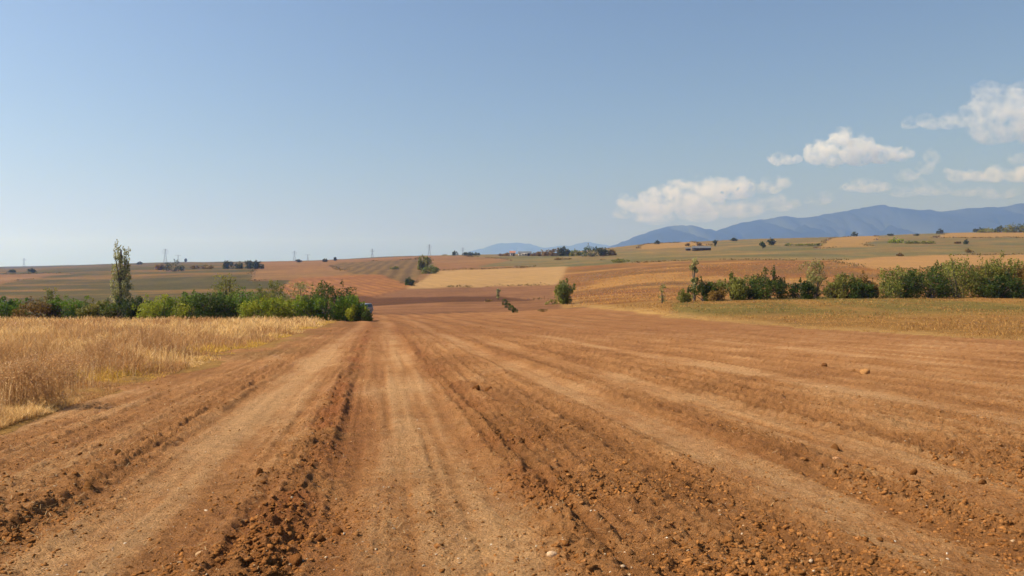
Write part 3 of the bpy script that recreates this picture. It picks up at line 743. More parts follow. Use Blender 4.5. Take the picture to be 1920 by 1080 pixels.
ft(853, 479, 471, 12, 'bush', 'far', 'single small dark tree on the skyline beyond the stubble field', ymin=700)
for px in (872, 882, 893):
    ft(px, 479, 472.5, 13, 'bush', 'far', 'low dark tree of the skyline row beside the farm', ymin=700)
for px, t in ((940, 475), (953, 473), (1003, 473)):
    ft(px, 480, t, 16, 'bush', 'rust', 'low reddish bush around the white farm shed', 'far_bush', 'bush', 700)
for px, t in ((1014, 470), (1028, 468), (1042, 465)):
    ft(px, 480, t, 20, 'bush', 'brown', 'dull brown tree in the row beside the farm shed', ymin=700)
ft(1054, 480, 461, 18, 'bush', 'far', 'taller dark tree in the row beside the farm shed', ymin=700)
ft(1066, 480, 467, 14, 'bush', 'far', 'short dark tree beside the taller one near the farm', ymin=700)
ft(1079, 480, 467, 18, 'bush', 'olive', 'olive tree between the farm row and the big green tree', ymin=700)
ft(1110, 481, 458.5, 36, 'bush', 'dark', 'biggest green tree on the skyline below the mountains', ymin=700, n=700)
ft(1133, 480, 463, 24, 'bush', 'far', 'dark tree joined to the biggest skyline tree', ymin=700)
ft(1148, 479, 467, 14, 'bush', 'rust', 'small reddish bush at the end of the skyline tree group', 'far_bush', 'bush', 700)
ft(1054, 487, 483, 30, 'bush', 'rust', 'flat reddish thicket on the olive pasture', 'far_bush', 'bush', 500)
ft(1165, 492, 485, 34, 'bush', 'olive', 'flat green thicket on the pasture edge', 'far_bush', 'bush', 400)
for px, b, t, w, lb in ((1232, 458, 450, 10, 'tiny dark tree alone on the low crest beside the hilltop stubble patch'), (1376, 452, 446, 12, 'flat dark bush on the crest behind the umbrella shaped tree'),
        (1602, 443, 434, 11, 'tiny dark tree standing on the tan stubble patch below the highest peak'), (1763, 438, 429, 11, 'squarish dark tree on the crest beside the hilltop wood'),
        (1718, 442, 438, 9, 'low dark speck of a bush on the crest'), (1670, 442, 438, 12, 'low dark speck of a bush on the crest')):
    ft(px, b, t, w, 'bush', 'far', lb, ymin=600)
for px, b, t in ((1290, 461, 456), (1311, 461, 454)):
    ft(px, b, t, 8, 'bush', 'rust', 'small reddish bush just behind the low dark barn', 'far_bush', 'bush', 600)
ft(1341, 463, 449.5, 11, 'tree', 'far', 'small umbrella shaped tree beside the low dark barn', ymin=600)
ft(1430, 467, 452, 14, 'tree', 'dark', 'small tree with visible trunk on the hill pasture', ymin=600)
ft(1446, 460, 446.5, 15, 'bush', 'far', 'round dark tree beside the small trunked tree on the hill', ymin=600)
ft(1680, 456, 445, 22, 'bush', 'lime', 'round yellow green bush on the hill pasture', 'far_bush', 'bush', 500)
for px in (1704, 1718, 1732, 1746):
    ft(px, 457, 451.5, 16, 'bush', 'olive', 'low dull bush in the row beside the yellow green bush', 'far_bush', 'bush', 500)
for px in (1480, 1498, 1516, 1532):
    ft(px, 461, 456, 18, 'bush', 'olive', 'low bush of the thin hill hedge beside the round dark tree', 'far_bush', 'bush', 500)
ft(1812, 458, 448.5, 9, 'bush', 'far', 'upright dark bush alone on the upper pasture', 'far_bush', 'bush', 500)
ft(1796, 457, 452.5, 12, 'bush', 'rust', 'low reddish bush beside the upright dark bush', 'far_bush', 'bush', 500)
ft(1816, 474, 466.5, 14, 'bush', 'rust', 'low reddish bush below the upright dark bush', 'far_bush', 'bush', 400)
ft(1687, 480, 474, 12, 'bush', 'rust', 'small dark reddish bush at the edge of the pale stubble strip', 'far_bush', 'bush', 350)
for i in range(13):
    px = 1836 + i * 13; t = 428.5 - 13 * smooth(0, 8, i) + (i * 7 % 5) - 2
    ft(px, 436, t, 22 + (i % 3) * 4, 'bush', 'olive' if i % 3 else 'far', 'bushy tree of the wood on top of the hill', 'far_tree', 'tree', 700, n=300)

# ------------------------------------------------------------------ far buildings
def box_v(x0, x1, y0, y1, z0, z1):
    v = np.array([(x0, y0, z0), (x1, y0, z0), (x1, y1, z0), (x0, y1, z0), (x0, y0, z1), (x1, y0, z1), (x1, y1, z1), (x0, y1, z1)], float)
    f = np.array([(0, 3, 2, 1), (4, 5, 6, 7), (0, 1, 5, 4), (1, 2, 6, 5), (2, 3, 7, 6), (3, 0, 4, 7)])
    return v, f
M_WALL = mat_plain('whitewash', (0.42, 0.38, 0.34), 0.9, 0, .12, .8)
M_ROOFG = mat_plain('sheet_roof', (0.13, 0.13, 0.135), 0.6, .2, .2, .5)
M_ROOFR = mat_plain('tile_roof', (0.30, 0.14, 0.09), 0.85, 0, .2, 1.0)
M_DARKO = mat_plain('dark_timber', (0.045, 0.035, 0.03), 0.9, 0, .2, 1.0)
def barn(name, label, px, base, wpx, wall_h, roof_h, dep, wall_m, roof_m, openings, ymin, rot=0.0):
    X, Y, Z = ground_point(px, base, ymin); w = wpx / F_PX * Y
    root = empty(name, (X, Y, Z - 0.3), rot); tag(root, label, 'building')
    v, f = box_v(-w / 2, w / 2, 0, dep, 0, wall_h + 0.3); obj('wall', mk_mesh('wall', v, f), wall_m, root)
    e = 0.5; z0 = wall_h + 0.3
    rv = np.array([(-w / 2 - e, -e, z0 - .1), (w / 2 + e, -e, z0 - .1), (w / 2 + e, dep + e, z0 - .1), (-w / 2 - e, dep + e, z0 - .1), (-w / 2 - e, dep / 2, z0 + roof_h), (w / 2 + e, dep / 2, z0 + roof_h)])
    rme = bpy.data.meshes.new('roof'); rme.from_pydata([tuple(q) for q in rv], [], [(0, 1, 5, 4), (3, 4, 5, 2), (0, 4, 3), (1, 2, 5), (0, 3, 2, 1)])
    obj('roof', rme, roof_m, root)
    for (a, b, z1, z2, nm) in openings:
        v, f = box_v(-w / 2 + a * w, -w / 2 + b * w, -0.12, 0.06, .3 + z1 * wall_h, .3 + z2 * wall_h)
        obj(nm, mk_mesh(nm, v, f), M_DARKO, root)
barn('farm_shed', 'long white farm shed with grey roof among reddish bushes on the skyline', 984, 480, 24, 3.2, 1.8, 10, M_WALL, M_ROOFG, [(.08, .16, 0, .8, 'door'), (.3, .4, .35, .75, 'window'), (.5, .6, .35, .75, 'window'), (.72, .9, 0, .85, 'door')], 700)
barn('farmhouse', 'small farmhouse with reddish roof beside the long white shed', 961, 480, 10, 3.4, 2.2, 8, M_WALL, M_ROOFR, [(.2, .4, .3, .75, 'window'), (.6, .8, 0, .75, 'door')], 700)
barn('low_barn', 'low dark open fronted barn with grey sheet roof on the hill pasture', 1317, 470, 32, 2.6, 1.6, 8, M_DARKO, M_ROOFG, [(.06, .3, 0, .85, 'bay'), (.36, .62, 0, .85, 'bay'), (.68, .94, 0, .85, 'bay')], 500)
barn('hut', 'tiny dark hut beside the low open fronted barn', 1291, 470, 8, 2.0, 1.0, 4, M_DARKO, M_ROOFG, [(.3, .6, 0, .8, 'door')], 500)

# ------------------------------------------------------------------ pylons
def strut(a, b, r):
    a = np.array(a, float); b = np.array(b, float)
    return tube([a, b], [r, r], 4)
def pylon(label, px, top, Yd, arms):
    X = (px - CX) / F_PX * Yd; Z = float(base_z(X, Yd)); h = CAM_Z + (HOR - top) / F_PX * Yd - Z
    root = empty('power_pylon', (X, Yd, Z - .5), 0.35); tag(root, label, 'pylon', 'power pylons on the skyline')
    b = 0.11 * h; r = 0.13
    def half(t): return b * (1 - t) ** 1.3 + 0.35
    for sx in (-1, 1):
        for sy in (-1, 1):
            pts = [(sx * half(t), sy * half(t), t * h) for t in (0, .25, .5, .75, 1)]
            v, f = tube(pts, [r] * 5, 4); obj('leg', mk_mesh('leg', v, f), M_STEEL, root)
    br = []
    lv = [0, .14, .27, .39, .5, .6, .7, .79, .87, .94, 1]
    for i in range(len(lv) - 1):
        a, c = half(lv[i]), half(lv[i + 1]); z1, z2 = lv[i] * h, lv[i + 1] * h
        for s in (-1, 1):
            br += [strut((-a, s * a, z1), (c, s * c, z2), r * .6), strut((a, s * a, z1), (-c, s * c, z2), r * .6),
                   strut((s * a, -a, z1), (s * c, c, z2), r * .6), strut((s * a, a, z1), (s * c, -c, z2), r * .6)]
    v, f = join(br); obj('bracing', mk_mesh('bracing', v, f), M_STEEL, root)
    for t, wd in arms:
        z = t * h; pr = []
        for s in (-1, 1):
            pr += [strut((0, 0.5, z), (s * wd * h, 0, z), r * .8), strut((0, -0.5, z), (s * wd * h, 0, z), r * .8), strut((0, 0, z + .05 * h), (s * wd * h, 0, z), r * .7)]
            pr += [strut((s * wd * h, 0, z), (s * wd * h, 0, z - .05 * h), r * .6)]
        v, f = join(pr); obj('crossarm', mk_mesh('crossarm', v, f), M_STEEL, root)
A3 = ((.70, .20), (.84, .24), (.95, .12)); A1 = ((.96, .42),)
pylon('tallest lattice pylon with crossarms behind the dark clump of trees', 310, 466, 1500, A3)
pylon('short wide armed pylon just behind the dark clump of trees', 334, 478, 1900, A1)
pylon('faint lattice pylon over the brown field skyline beside a short wide one', 552, 470, 2100, A3)
pylon('short wide armed pylon beside a faint lattice pylon over the brown field', 577, 477, 2300, A1)
pylon('slim lattice pylon alone above the striped scrub slope', 698, 466, 2000, A3)
pylon('lattice pylon rising behind the grey green tree at the stubble corner', 805, 458, 2000, A3)
pylon('very faint distant pylon above the far grey pasture', 45, 484, 2800, A3)
pylon('faint distant pylon beyond the pair of skyline trees', 868, 464, 2600, A3)

# ------------------------------------------------------------------ parked car
M_PAINT = mat_plain('silver_paint', (0.30, 0.31, 0.33), 0.3, .5, .05, 2.0, .5)
M_GLASS = mat_plain('car_glass', (0.02, 0.025, 0.03), 0.08, 0, .05, 2.0, .6)
M_RUB = mat_plain('rubber', (0.02, 0.02, 0.02), 0.8, 0, .1, 4)
M_TRIM = mat_plain('dark_trim', (0.03, 0.03, 0.032), 0.6, 0, .1, 4)
M_LAMP = mat_plain('lamp_lens', (0.7, 0.7, 0.68), 0.15, 0, .05, 4, .6)
def prism(profile, x0, x1, inset=None):
    """profile: (y,z) loop swept from x0 to x1; inset: per-point narrowing"""
    n = len(profile); ins = inset or [0] * n
    v = [(x0 + ins[i], p[0], p[1]) for i, p in enumerate(profile)] + [(x1 - ins[i], p[0], p[1]) for i, p in enumerate(profile)]
    f = [(i, (i + 1) % n, n + (i + 1) % n, n + i) for i in range(n)] + [tuple(range(n))[::-1], tuple(range(n, 2 * n))]
    me = bpy.data.meshes.new('prism'); me.from_pydata(v, [], f)
    bm = bmesh.new(); bm.from_mesh(me); bmesh.ops.recalc_face_normals(bm, faces=bm.faces)
    bmesh.ops.bevel(bm, geom=list(bm.edges), offset=0.035, segments=2, affect='EDGES', profile=0.6); bm.to_mesh(me); bm.free()
    return me
cY = 136.0; cX = (679 - CX) / F_PX * cY; cZ = float(base_z(cX, cY))
car = empty('parked_car', (cX, cY, cZ), math.radians(-22)); tag(car, 'silver off road car parked behind the end of the green hedge', 'car')
W = 0.88
obj('body', prism([(-2.1, .42), (-2.15, .75), (-2.0, 1.0), (-.9, 1.12), (2.05, 1.12), (2.15, .9), (2.15, .45), (1.75, .38), (-1.75, .38)], -W, W), M_PAINT, car)
cabin = obj('cabin', prism([(-.95, 1.10), (-.25, 1.72), (.3, 1.78), (1.85, 1.76), (2.08, 1.10)], -W + .02, W - .02, [0, .14, .16, .16, .02]), M_PAINT, car)
def pane(nm, pts, parent, mat=M_GLASS):
    me = bpy.data.meshes.new(nm); nrm = (Vector(pts[1]) - Vector(pts[0])).cross(Vector(pts[2]) - Vector(pts[0])).normalized()
    a = [tuple(Vector(p) + nrm * .012) for p in pts]; b = [tuple(Vector(p) - nrm * .03) for p in pts]; n = len(pts)
    me.from_pydata(a + b, [], [tuple(range(n)), tuple(range(n, 2 * n))[::-1]] + [(i, n + i, n + (i + 1) % n, (i + 1) % n) for i in range(n)])
    return obj(nm, me, mat, parent)
pane('windscreen', [(-W + .1, -.90, 1.16), (W - .1, -.90, 1.16), (W - .22, -.33, 1.67), (-W + .22, -.33, 1.67)], cabin)
for s in (-1, 1):
    xb, xt = s * (W + .0), s * (W - .135)
    for y0, y1, y2, y3 in ((-.72, .32, .32, -.22), (.42, 1.22, 1.22, .42), (1.32, 1.92, 1.76, 1.32)):
        q = [(xb, y0, 1.18), (xb, y1, 1.18), (xt, y2, 1.66), (xt, y3, 1.66)]
        pane('side_window', q if s > 0 else q[::-1], cabin)
    pane('headlight', [(s * .78, -2.10, .78), (s * .50, -2.17, .78), (s * .50, -2.10, .96), (s * .76, -2.04, .96)][::s], car, M_LAMP)
    v, f = box_v(s * .98 - .09, s * .98 + .09, -.78, -.62, 1.12, 1.28); obj('wing_mirror', mk_mesh('m', v, f), M_PAINT, car)
pane('rear_window', [(W - .1, 2.05, 1.2), (-W + .1, 2.05, 1.2), (-W + .2, 1.9, 1.66), (W - .2, 1.9, 1.66)], cabin)
v, f = box_v(-.46, .46, -2.2, -2.06, .70, .94); obj('grille', mk_mesh('grille', v, f), M_TRIM, car)
v, f = box_v(-.86, .86, -2.26, -2.0, .44, .62); obj('bumper', mk_mesh('bumper', v, f), M_LAMP, car)
for sx in (-1, 1):
    for y in (-1.35, 1.35):
        wv, wf = tube([(sx * .72, y, .36), (sx * .74, y, .36), (sx * .92, y, .36), (sx * .94, y, .36)], [.28, .36, .36, .28], 20)
        wh = obj('wheel', mk_mesh('tyre', wv, wf, None, False), M_RUB, car)
        rv_, rf_ = tube([(sx * .90, y, .36), (sx * .945, y, .36), (sx * .95, y, .36)], [.22, .21, .02], 14)
        obj('rim', mk_mesh('rim', rv_, rf_), M_PAINT, wh)
v, f = box_v(-.8, .8, -1.9, 1.9, .30, .45); obj('underbody', mk_mesh('u', v, f), M_TRIM, car)

# ------------------------------------------------------------------ grass
def blades(X, Y, Z, h, w, col, r, bend=0.35):
    n = len(X); a = r.uniform(0, 2 * math.pi, n); la = r.uniform(0, 2 * math.pi, n)
    bd = h * r.uniform(0.05, bend, n)
    P = np.stack([X, Y, Z], 1)
    side = np.stack([np.cos(a), np.sin(a), 0 * a], 1) * (w / 2)[:, None]
    ln = np.stack([np.cos(la), np.sin(la), 0 * a], 1) * bd[:, None]
    up = np.zeros((n, 3)); up[:, 2] = h
    v = np.stack([P - [0, 0, .02], P + up * .5 + ln * .3 + side, P + up + ln, P + up * .5 + ln * .3 - side], 1).reshape(-1, 3)
    return v, np.arange(4 * n).reshape(n, 4), np.repeat(col, 4, 0)

def pick_col(cols, n, r, k=1.3):
    c = np.array([lin(q, k) for q in cols]); i = r.integers(0, len(c), n); j = r.integers(0, len(c), n); t = r.uniform(0, 1, (n, 1))
    return (c[i] * t + c[j] * (1 - t)) * r.uniform(.8, 1.2, (n, 1))

r = np.random.default_rng(11)
n = 170000
Y = np.exp(r.uniform(math.log(7.0), math.log(108), n)); lo = -0.72 * Y; hi = -5.0 - 0.165 * Y
X = lo + (hi - lo) * r.uniform(0, 1, n); ok = hi > lo
X, Y = X[ok], Y[ok]
t_, sl_ = till_mask(X, Y); edge_ = sl_ - r.exponential(0.55, len(X)) * smooth(.45, .7, fbm(X / .7, Y / .9, 3, 124))
ok = edge_ < -0.02
X, Y, e = X[ok], Y[ok], np.maximum(-sl_[ok], 0); n = len(X)
tuft = fbm(X / 1.4, Y / 1.4, 3, 121); patch = fbm(X / 6, Y / 6, 3, 122)
h = (0.10 + 0.34 * smooth(0.2, 2.2, e)) * (0.2 + 1.5 * smooth(.25, .8, tuft)) * r.uniform(.5, 1.3, n)
wd = np.maximum(0.006, 0.00085 * Y) * r.uniform(.6, 1.5, n)
dry = pick_col([(206, 172, 112), (190, 152, 94), (216, 186, 134), (164, 130, 84)], n, r, 1.3)
yel = pick_col([(198, 160, 74), (186, 150, 66), (178, 144, 72)], n, r); brn = pick_col([(168, 122, 74), (182, 142, 94), (150, 114, 76)], n, r, 1.2)
wy = (smooth(1.9, .5, e) if False else (1 - smooth(.6, 2.0, e))) * smooth(.42, .6, fbm(X / 3.5, Y / 5, 2, 123)) * smooth(9, 13, Y); wb = smooth(.48, .62, patch)
col = dry * (1 - wb[:, None]) + brn * wb[:, None]; sel = r.uniform(0, 1, n) < wy; col[sel] = yel[sel]; h = np.where(sel, h * .75, h)
lowp = 1 - .65 * smooth(.5, .66, fbm(X / 2.6 + 9, Y / 3.4, 3, 125)); h = h * lowp
v, f, c = blades(X, Y, base_z(X, Y), h, wd * .8, col, r, 1.25)
q = r.choice(len(X), 5200, replace=False); q = q[e[q] > .3]
sh = r.uniform(.3, .75, len(q)) * lowp[q]; sc = pick_col([(216, 184, 134), (196, 158, 110), (150, 112, 72)], len(q), r, 1.2)
v2, f2, c2 = blades(X[q], Y[q], base_z(X[q], Y[q]), sh, np.maximum(.003, .0004 * Y[q]), sc, r, .25)
tipp = v2.reshape(-1, 4, 3)[:, 2]; tp = np.concatenate([tipp + r.normal(size=tipp.shape) * [.02, .02, .05] - [0, 0, .05] for _ in range(5)])
lv, lf = leaves(tp, np.maximum(.012, .0006 * np.tile(Y[q], 5)), r, .6)
nv_, nv2 = len(v), len(v2)
v = np.concatenate([v, v2, lv]); f = np.concatenate([f, f2 + nv_, lf + nv_ + nv2]); c = np.concatenate([c, c2, np.repeat(np.tile(sc, (5, 1)), 4, 0)])
tag(obj('dry_grass', mk_mesh('dry_grass', v, f, c), M_GRASS), 'tall tan dry grass covering the ground in front of the hedge', 'grass', kind='stuff')

n = 66000
Y = np.exp(r.uniform(math.log(30), math.log(118), n)); u = r.uniform(0.04, 0.72, n); X = u * Y
t_, _ = till_mask(X, Y); px_ = CX + F_PX * u
ok = ~t_ & (px_ > 1040 + r.uniform(-10, 30, n)); X, Y = X[ok], Y[ok]; n = len(X)
rx = np.interp(Y, [0, 20, 39, 55, 75, 110, 150], [46, 33, 25.2, 20.5, 16.6, 12.4, 10.0]); e = X - rx
h = (0.05 + 0.13 * smooth(0, 4, e)) * (.1 + 1.6 * smooth(.3, .8, fbm(X / 2, Y / 2, 3, 131))) * r.uniform(.5, 1.4, n)
wd = np.maximum(0.01, 0.0009 * Y) * r.uniform(.6, 1.5, n)
tan_ = pick_col([(178, 134, 76), (162, 116, 64), (188, 146, 84), (142, 102, 58)], n, r, 1.05); gr = pick_col([(124, 114, 62), (138, 124, 68), (112, 106, 62)], n, r, 1.05)
g = smooth(66, 90, Y) * smooth(.36, .58, fbm(X / 9, Y / 14, 3, 132)) * ((CX + F_PX * X / Y) > 1270); sel = r.uniform(0, 1, n) < g * .85
col = np.where(sel[:, None], gr, tan_)
v, f, c = blades(X, Y, base_z(X, Y), h * .65, wd * .8, col, r, 1.6)
tag(obj('weedy_grass', mk_mesh('weedy_grass', v, f, c), M_GRASS), 'short tan and green weedy grass before the broken hedge', 'grass', kind='stuff')

n = 16000
Y = r.uniform(128, 420, n); X = r.uniform(0.06, 0.72, n) * Y
px_, py_ = px_of(X, Y, base_z(X, Y)); fid = classify(X, Y, px_, py_, np.zeros(n, bool)); ok = fid == 12
X, Y = X[ok], Y[ok]; n = len(X)
col = pick_col([(176, 124, 70), (156, 104, 58), (188, 140, 78), (140, 102, 66)], n, r)
v, f, c = blades(X, Y, base_z(X, Y), r.uniform(.08, .3, n), 0.0012 * Y * r.uniform(.6, 1.6, n), col, r, .7)
tag(obj('rusty_grass', mk_mesh('rusty_grass', v, f, c), M_GRASS), 'sparse rusty dry grass on the far slope behind the broken hedge', 'grass', kind='stuff')

# ragged scrub along the field margins
E = (FID[1:-1, 1:-1] != FID[:-2, 1:-1]) | (FID[1:-1, 1:-1] != FID[1:-1, 2:])
E &= (YY[1:-1, 1:-1] > 230) & (YY[1:-1, 1:-1] < 1350) & (np.abs(XX[1:-1, 1:-1]) < .72 * YY[1:-1, 1:-1]) & ~np.isin(FID[1:-1, 1:-1], [4]) & (np.abs(PX[1:-1, 1:-1] - 1050) > 30)
E &= fbm(XX[1:-1, 1:-1] / 60, YY[1:-1, 1:-1] / 60, 3, 151) > .5
ei = np.argwhere(E); ei = ei[r.choice(len(ei), min(2600, len(ei)), replace=False)] + 1
ex, ey = XX[ei[:, 0], ei[:, 1]], YY[ei[:, 0], ei[:, 1]]; rep = 5
X = np.repeat(ex, rep) + r.normal(size=len(ex) * rep) * 1.6; Y = np.repeat(ey, rep) + r.normal(size=len(ex) * rep) * 1.6
P = np.stack([X, Y, base_z(X, Y) + r.uniform(.05, .7, len(X)) * np.repeat(r.uniform(.2, 1.6, len(ex)), rep)], 1)
lv, lf = leaves(P, .0009 * Y, r)
tag(obj('margin_scrub', mk_mesh('margin_scrub', lv, lf, np.repeat(pick_col([(112, 96, 58), (96, 88, 50), (134, 104, 66), (122, 90, 56)], len(X), r, .9), 4, 0)), M_LEAF),
    'ragged low scrub growing along the margins of the far fields', 'scrub', kind='stuff')

# dead feathery weeds standing in the near grass
def dead_weed(label, px, base, top, wpx, n, seed):
    X, Y, Z = ground_point(px, base); r = np.random.default_rng(seed)
    h = (base - top) / F_PX * Y; w = wpx / F_PX * Y
    root = empty('dead_weed', (X, Y, Z)); tag(root, label, 'weed', 'dead weeds in the near grass')
    h *= .92; st, tips = [], []
    for i in range(n):
        a = r.uniform(0, 6.28); q = r.uniform(.1, 1) ** .7 * w / 2; hh = h * r.uniform(.55, 1) * (1 - .25 * (q / (w / 2)) ** 2)
        p0 = np.array([r.normal() * .20 * w, r.normal() * .20 * w, -.02]); p2 = np.array([q * math.cos(a), q * math.sin(a), hh]); p1 = (p0 + p2) / 2 + np.array([0, 0, .10 * h])
        st.append(tube([p0, p1, p2], [.003, .0024, .0014], 3))
        for j in range(7):
            t = r.uniform(.35, 1); b0 = p1 * (1 - t) + p2 * t if t > .5 else p0 * (1 - t) + p1 * t
            b1 = b0 + np.array([r.normal() * .10, r.normal() * .10, abs(r.normal()) * .09 + .03])
            st.append(tube([b0, b1], [.0018, .001], 3)); tips.append(b1); tips.append((b0 + b1) / 2)
    v, f = join(st); c = np.tile(lin((196, 156, 104), 1.0), (len(v), 1)); obj('stems', mk_mesh('stems', v, f, c), M_GRASS, root)
    T = np.array(tips); T = np.concatenate([T + r.normal(size=T.shape) * .02 for _ in range(3)])
    lv, lf = leaves(T, np.full(len(T), .013), r); cc = np.repeat(pick_col([(188, 148, 104), (198, 158, 110), (170, 130, 90)], len(T), r, 1.1), 4, 0)
    obj('seed_heads', mk_mesh('seed_heads', lv, lf, cc), M_GRASS, root)
dead_weed('broad feathery dead weed at the grass edge beside the ploughed field', 95, 765, 650, 120, 70, 1)
dead_weed('tan dead weed clump beside the broad feathery one', 20, 770, 668, 100, 60, 2)
dead_weed('smaller dead weed farther back in the dry grass', 180, 705, 622, 70, 40, 3)
dead_weed('thin upright dead weed among the reddish grass', 300, 668, 606, 40, 30, 4)

# ------------------------------------------------------------------ clods, pebbles and straw on the tilled soil
def base_ico():
    bm = bmesh.new(); bmesh.ops.create_icosphere(bm, subdivisions=1, radius=1.0); bm.verts.ensure_lookup_table()
    v = np.array([q.co[:] for q in bm.verts]); f = np.array([[w.index for w in q.verts] for q in bm.faces]); bm.free(); return v, f
IV, IF = base_ico()
OV = np.array([(1, 0, 0), (-1, 0, 0), (0, 1, 0), (0, -1, 0), (0, 0, 1), (0, 0, -1)], float)
OF = np.array([(0, 2, 4), (2, 1, 4), (1, 3, 4), (3, 0, 4), (2, 0, 5), (1, 2, 5), (3, 1, 5), (0, 3, 5)])
def lumps(X, Y, Z, S, col, r, BV=IV, BF=IF, flat=.65):
    n = len(X); k = len(BV)
    V = BV[None] * (1 + r.uniform(-.5, .5, (n, k, 1))) + r.normal(size=(n, k, 3)) * .16
    a = r.uniform(0, 6.28, n); ca, sa = np.cos(a)[:, None], np.sin(a)[:, None]
    V = V * np.stack([r.uniform(.7, 1.4, n), r.uniform(.7, 1.2, n), flat * r.uniform(.7, 1.2, n)], 1)[:, None]
    V = np.stack([V[..., 0] * ca - V[..., 1] * sa, V[..., 0] * sa + V[..., 1] * ca, V[..., 2]], -1)
    V = V * S[:, None, None] + np.stack([X, Y, Z + S * flat * .25], 1)[:, None]
    F = (BF[None] + (np.arange(n) * k)[:, None, None]).reshape(-1, BF.shape[1])
    return V.reshape(-1, 3), F, np.repeat(col, k, 0)
def scatter(n, r, pmin=618, pmax=1150):
    py = r.uniform(pmin, pmax, n) ** 1.0; Y = CAM_Z / ((py - HOR) / F_PX - .055); X = r.uniform(-.70, .70, n) * Y
    t, sl = till_mask(X, Y); ok = t & (sl > .1); return X[ok], Y[ok]
X, Y = scatter(125000, r, 612); s_ = strip_s(X, Y); rough = strip_val(s_, 2) * (0.35 + 1.3 * smooth(.35, .7, fbm(X / .8, Y / 1.2, 3, 141))) + .18
ok = r.uniform(0, 1.9, len(X)) < rough; X, Y, rough = X[ok], Y[ok], rough[ok]
S = np.clip(np.exp(r.normal(-5.2, .56, len(X))) * (.7 + .38 * rough), .0028, .028); S = np.maximum(S, .0006 * Y * r.uniform(.7, 1.5, len(X)))
s_ = strip_s(X, Y); rd = strip_val(s_, 4)[:, None] * .6
col = pick_col([(160, 108, 60), (144, 95, 52), (168, 116, 68), (132, 86, 46)], len(X), r, .9) * (1 - rd * .6) + lin((120, 68, 34)) * rd * .6
Z = full_z(X, Y) - S * .25; nr = (S > .011) & (Y < 9)
parts = [lumps(X[nr], Y[nr], Z[nr], S[nr], col[nr], r), lumps(X[~nr], Y[~nr], Z[~nr], S[~nr], col[~nr], r, OV, OF)]
v = np.concatenate([p[0] for p in parts]); c = np.concatenate([p[2] for p in parts]); f = np.concatenate([parts[0][1], parts[1][1] + len(parts[0][0])])
tag(obj('soil_crumbs', mk_mesh('soil_crumbs', v, f, c), M_CLOD), 'brown clods and crumbs covering the ploughed soil', 'soil', kind='stuff')
X, Y = scatter(1100, r); S = np.clip(np.exp(r.normal(-5.1, .4, len(X))), .003, .02)
v, f, c = lumps(X, Y, full_z(X, Y), S, pick_col([(214, 184, 150), (196, 160, 120), (226, 204, 176)], len(X), r, .75), r)
tag(obj('pebbles', mk_mesh('pebbles', v, f, c), M_CLOD), 'pale pebbles sprinkled over the ploughed soil', 'gravel', kind='stuff')
X, Y = scatter(9000, r); s_ = X + .165 * Y; ok = r.uniform(0, 1, len(X)) < np.where(s_ < -2.2, .95, .22); X, Y = X[ok], Y[ok]; n = len(X)
a = r.uniform(0, 6.28, n); L = r.uniform(.01, .045, n); wv_ = np.maximum(.0014, .00035 * Y)
d = np.stack([np.cos(a), np.sin(a), r.uniform(-.1, .35, n)], 1) * L[:, None]; sd = np.stack([-np.sin(a), np.cos(a), 0 * a], 1) * wv_[:, None]
P = np.stack([X, Y, full_z(X, Y) + .018], 1)
v = np.stack([P - d - sd, P + d - sd, P + d + sd, P - d + sd], 1).reshape(-1, 3)
tag(obj('straw_bits', mk_mesh('straw_bits', v, np.arange(4 * n).reshape(n, 4), np.repeat(pick_col([(200, 164, 112), (178, 140, 92), (216, 186, 138)], n, r, .8), 4, 0)), M_GRASS),
    'short bits of pale straw lying on the tilled soil', 'straw', kind='stuff')

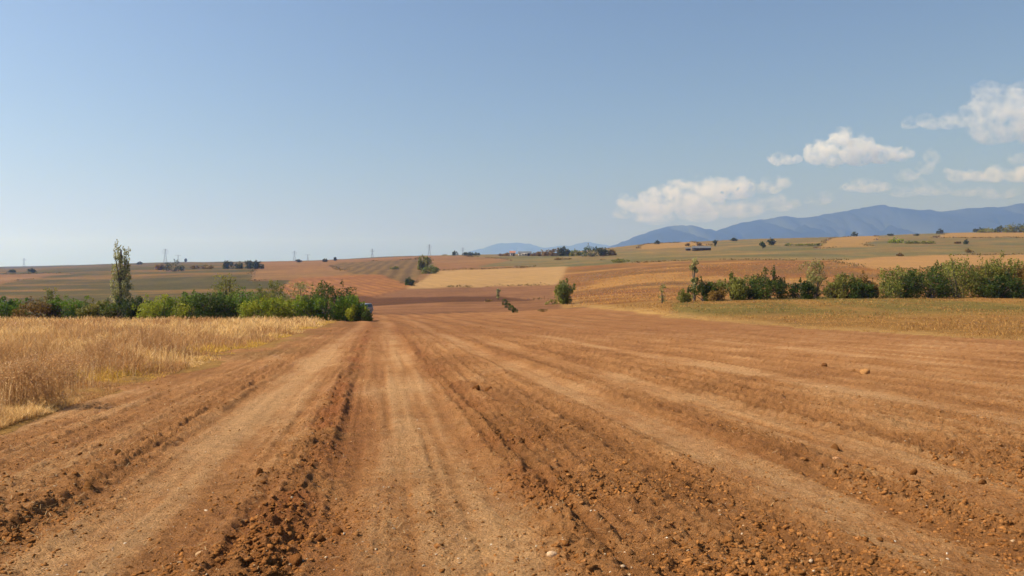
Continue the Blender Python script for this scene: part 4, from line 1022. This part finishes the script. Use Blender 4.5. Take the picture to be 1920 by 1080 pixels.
# single stones and big clods that can be picked out
def lump_thing(name, label, cat, px, py, wpx, hpx, tone, seed, group=None):
    X, Y, _ = ground_point(px, py); Z = float(full_z(np.array([X]), np.array([Y]))[0]); w = wpx / F_PX * Y; h = hpx / F_PX * Y * 1.15
    bm = bmesh.new(); bmesh.ops.create_icosphere(bm, subdivisions=2, radius=1.0)
    co = np.array([q.co[:] for q in bm.verts]); r = np.random.default_rng(seed)
    d = fbm(co[:, 0] * 1.6 + seed, co[:, 1] * 1.6 + co[:, 2] * 1.3, 4, seed) - .5 + .4 * (fbm(co[:, 0] * 4 + co[:, 2] * 3, co[:, 1] * 4, 2, seed + 5) - .5)
    for _ in range(9):
        nv = r.normal(size=3); nv /= np.linalg.norm(nv); ex = np.maximum(co @ nv - r.uniform(.45, .8), 0); co = co - ex[:, None] * nv
    co = co * (1.15 + .5 * d + r.uniform(-.05, .05, len(co)))[:, None] * [w / 2, w * .42, h * .75]; co[:, 2] += h * .08
    f = np.array([[q.index for q in fc.verts] for fc in bm.faces]); bm.free()
    o = obj(name, mk_mesh(name, co, f, np.tile(lin(tone, .9), (len(co), 1)), cat == 'stone'), M_CLOD, None, (X, Y, Z)); tag(o, label, cat, group)
CL = 'big clods on the ploughed soil'
lump_thing('stone', 'pale flat oval stone lying on fine tilth', 'stone', 1037, 1046, 22, 9, (206, 170, 134), 3)
lump_thing('stone', 'large tan stone standing out of the tilled soil', 'stone', 1620, 703, 20, 10, (166, 120, 74), 4)
lump_thing('soil_clod', 'dark clod lying near the large tan stone', 'clod', 1545, 689, 13, 7, (116, 76, 44), 5, CL)
for i, (px, py, w, h) in enumerate(((893, 736, 15, 9), (915, 735, 18, 10))):
    lump_thing('soil_clod', 'dark wet clod of the pair on the edge of the tilled strip', 'clod', px, py, w, h, (104, 66, 36), 10 + i, CL)
lump_thing('soil_clod', 'dark clod on the low ridge beside the grassy margin', 'clod', 222, 868, 13, 10, (108, 74, 42), 14, CL)
lump_thing('soil_clod', 'rough brown clod in the ridge between margin and pale wheel track', 'clod', 166, 924, 24, 16, (124, 84, 48), 15, CL)
for i, (px, py, w, h) in enumerate(((1713, 896, 14, 11), (1908, 967, 20, 14), (1566, 846, 16, 11), (1842, 909, 15, 9), (1876, 957, 14, 9))):
    lump_thing('soil_clod', 'dark brown clod on the coarse cloddy tilth of the wide strip', 'clod', px, py, w, h, (116, 76, 42), 20 + i, CL)
for i, (px, py, w, h) in enumerate(((634, 999, 20, 14), (602, 1010, 22, 14), (556, 1056, 30, 18), (486, 898, 14, 12))):
    lump_thing('soil_clod', 'dark clod on the reddish wet band of soil', 'clod', px, py, w, h, (118, 76, 42), 30 + i, CL)
lump_thing('stone', 'small whitish stone beside the pale wheel track', 'stone', 374, 1048, 16, 9, (186, 150, 112), 41)
lump_thing('stone', 'small pinkish stone among clods on the wide strip', 'stone', 1568, 868, 14, 9, (176, 130, 92), 42)
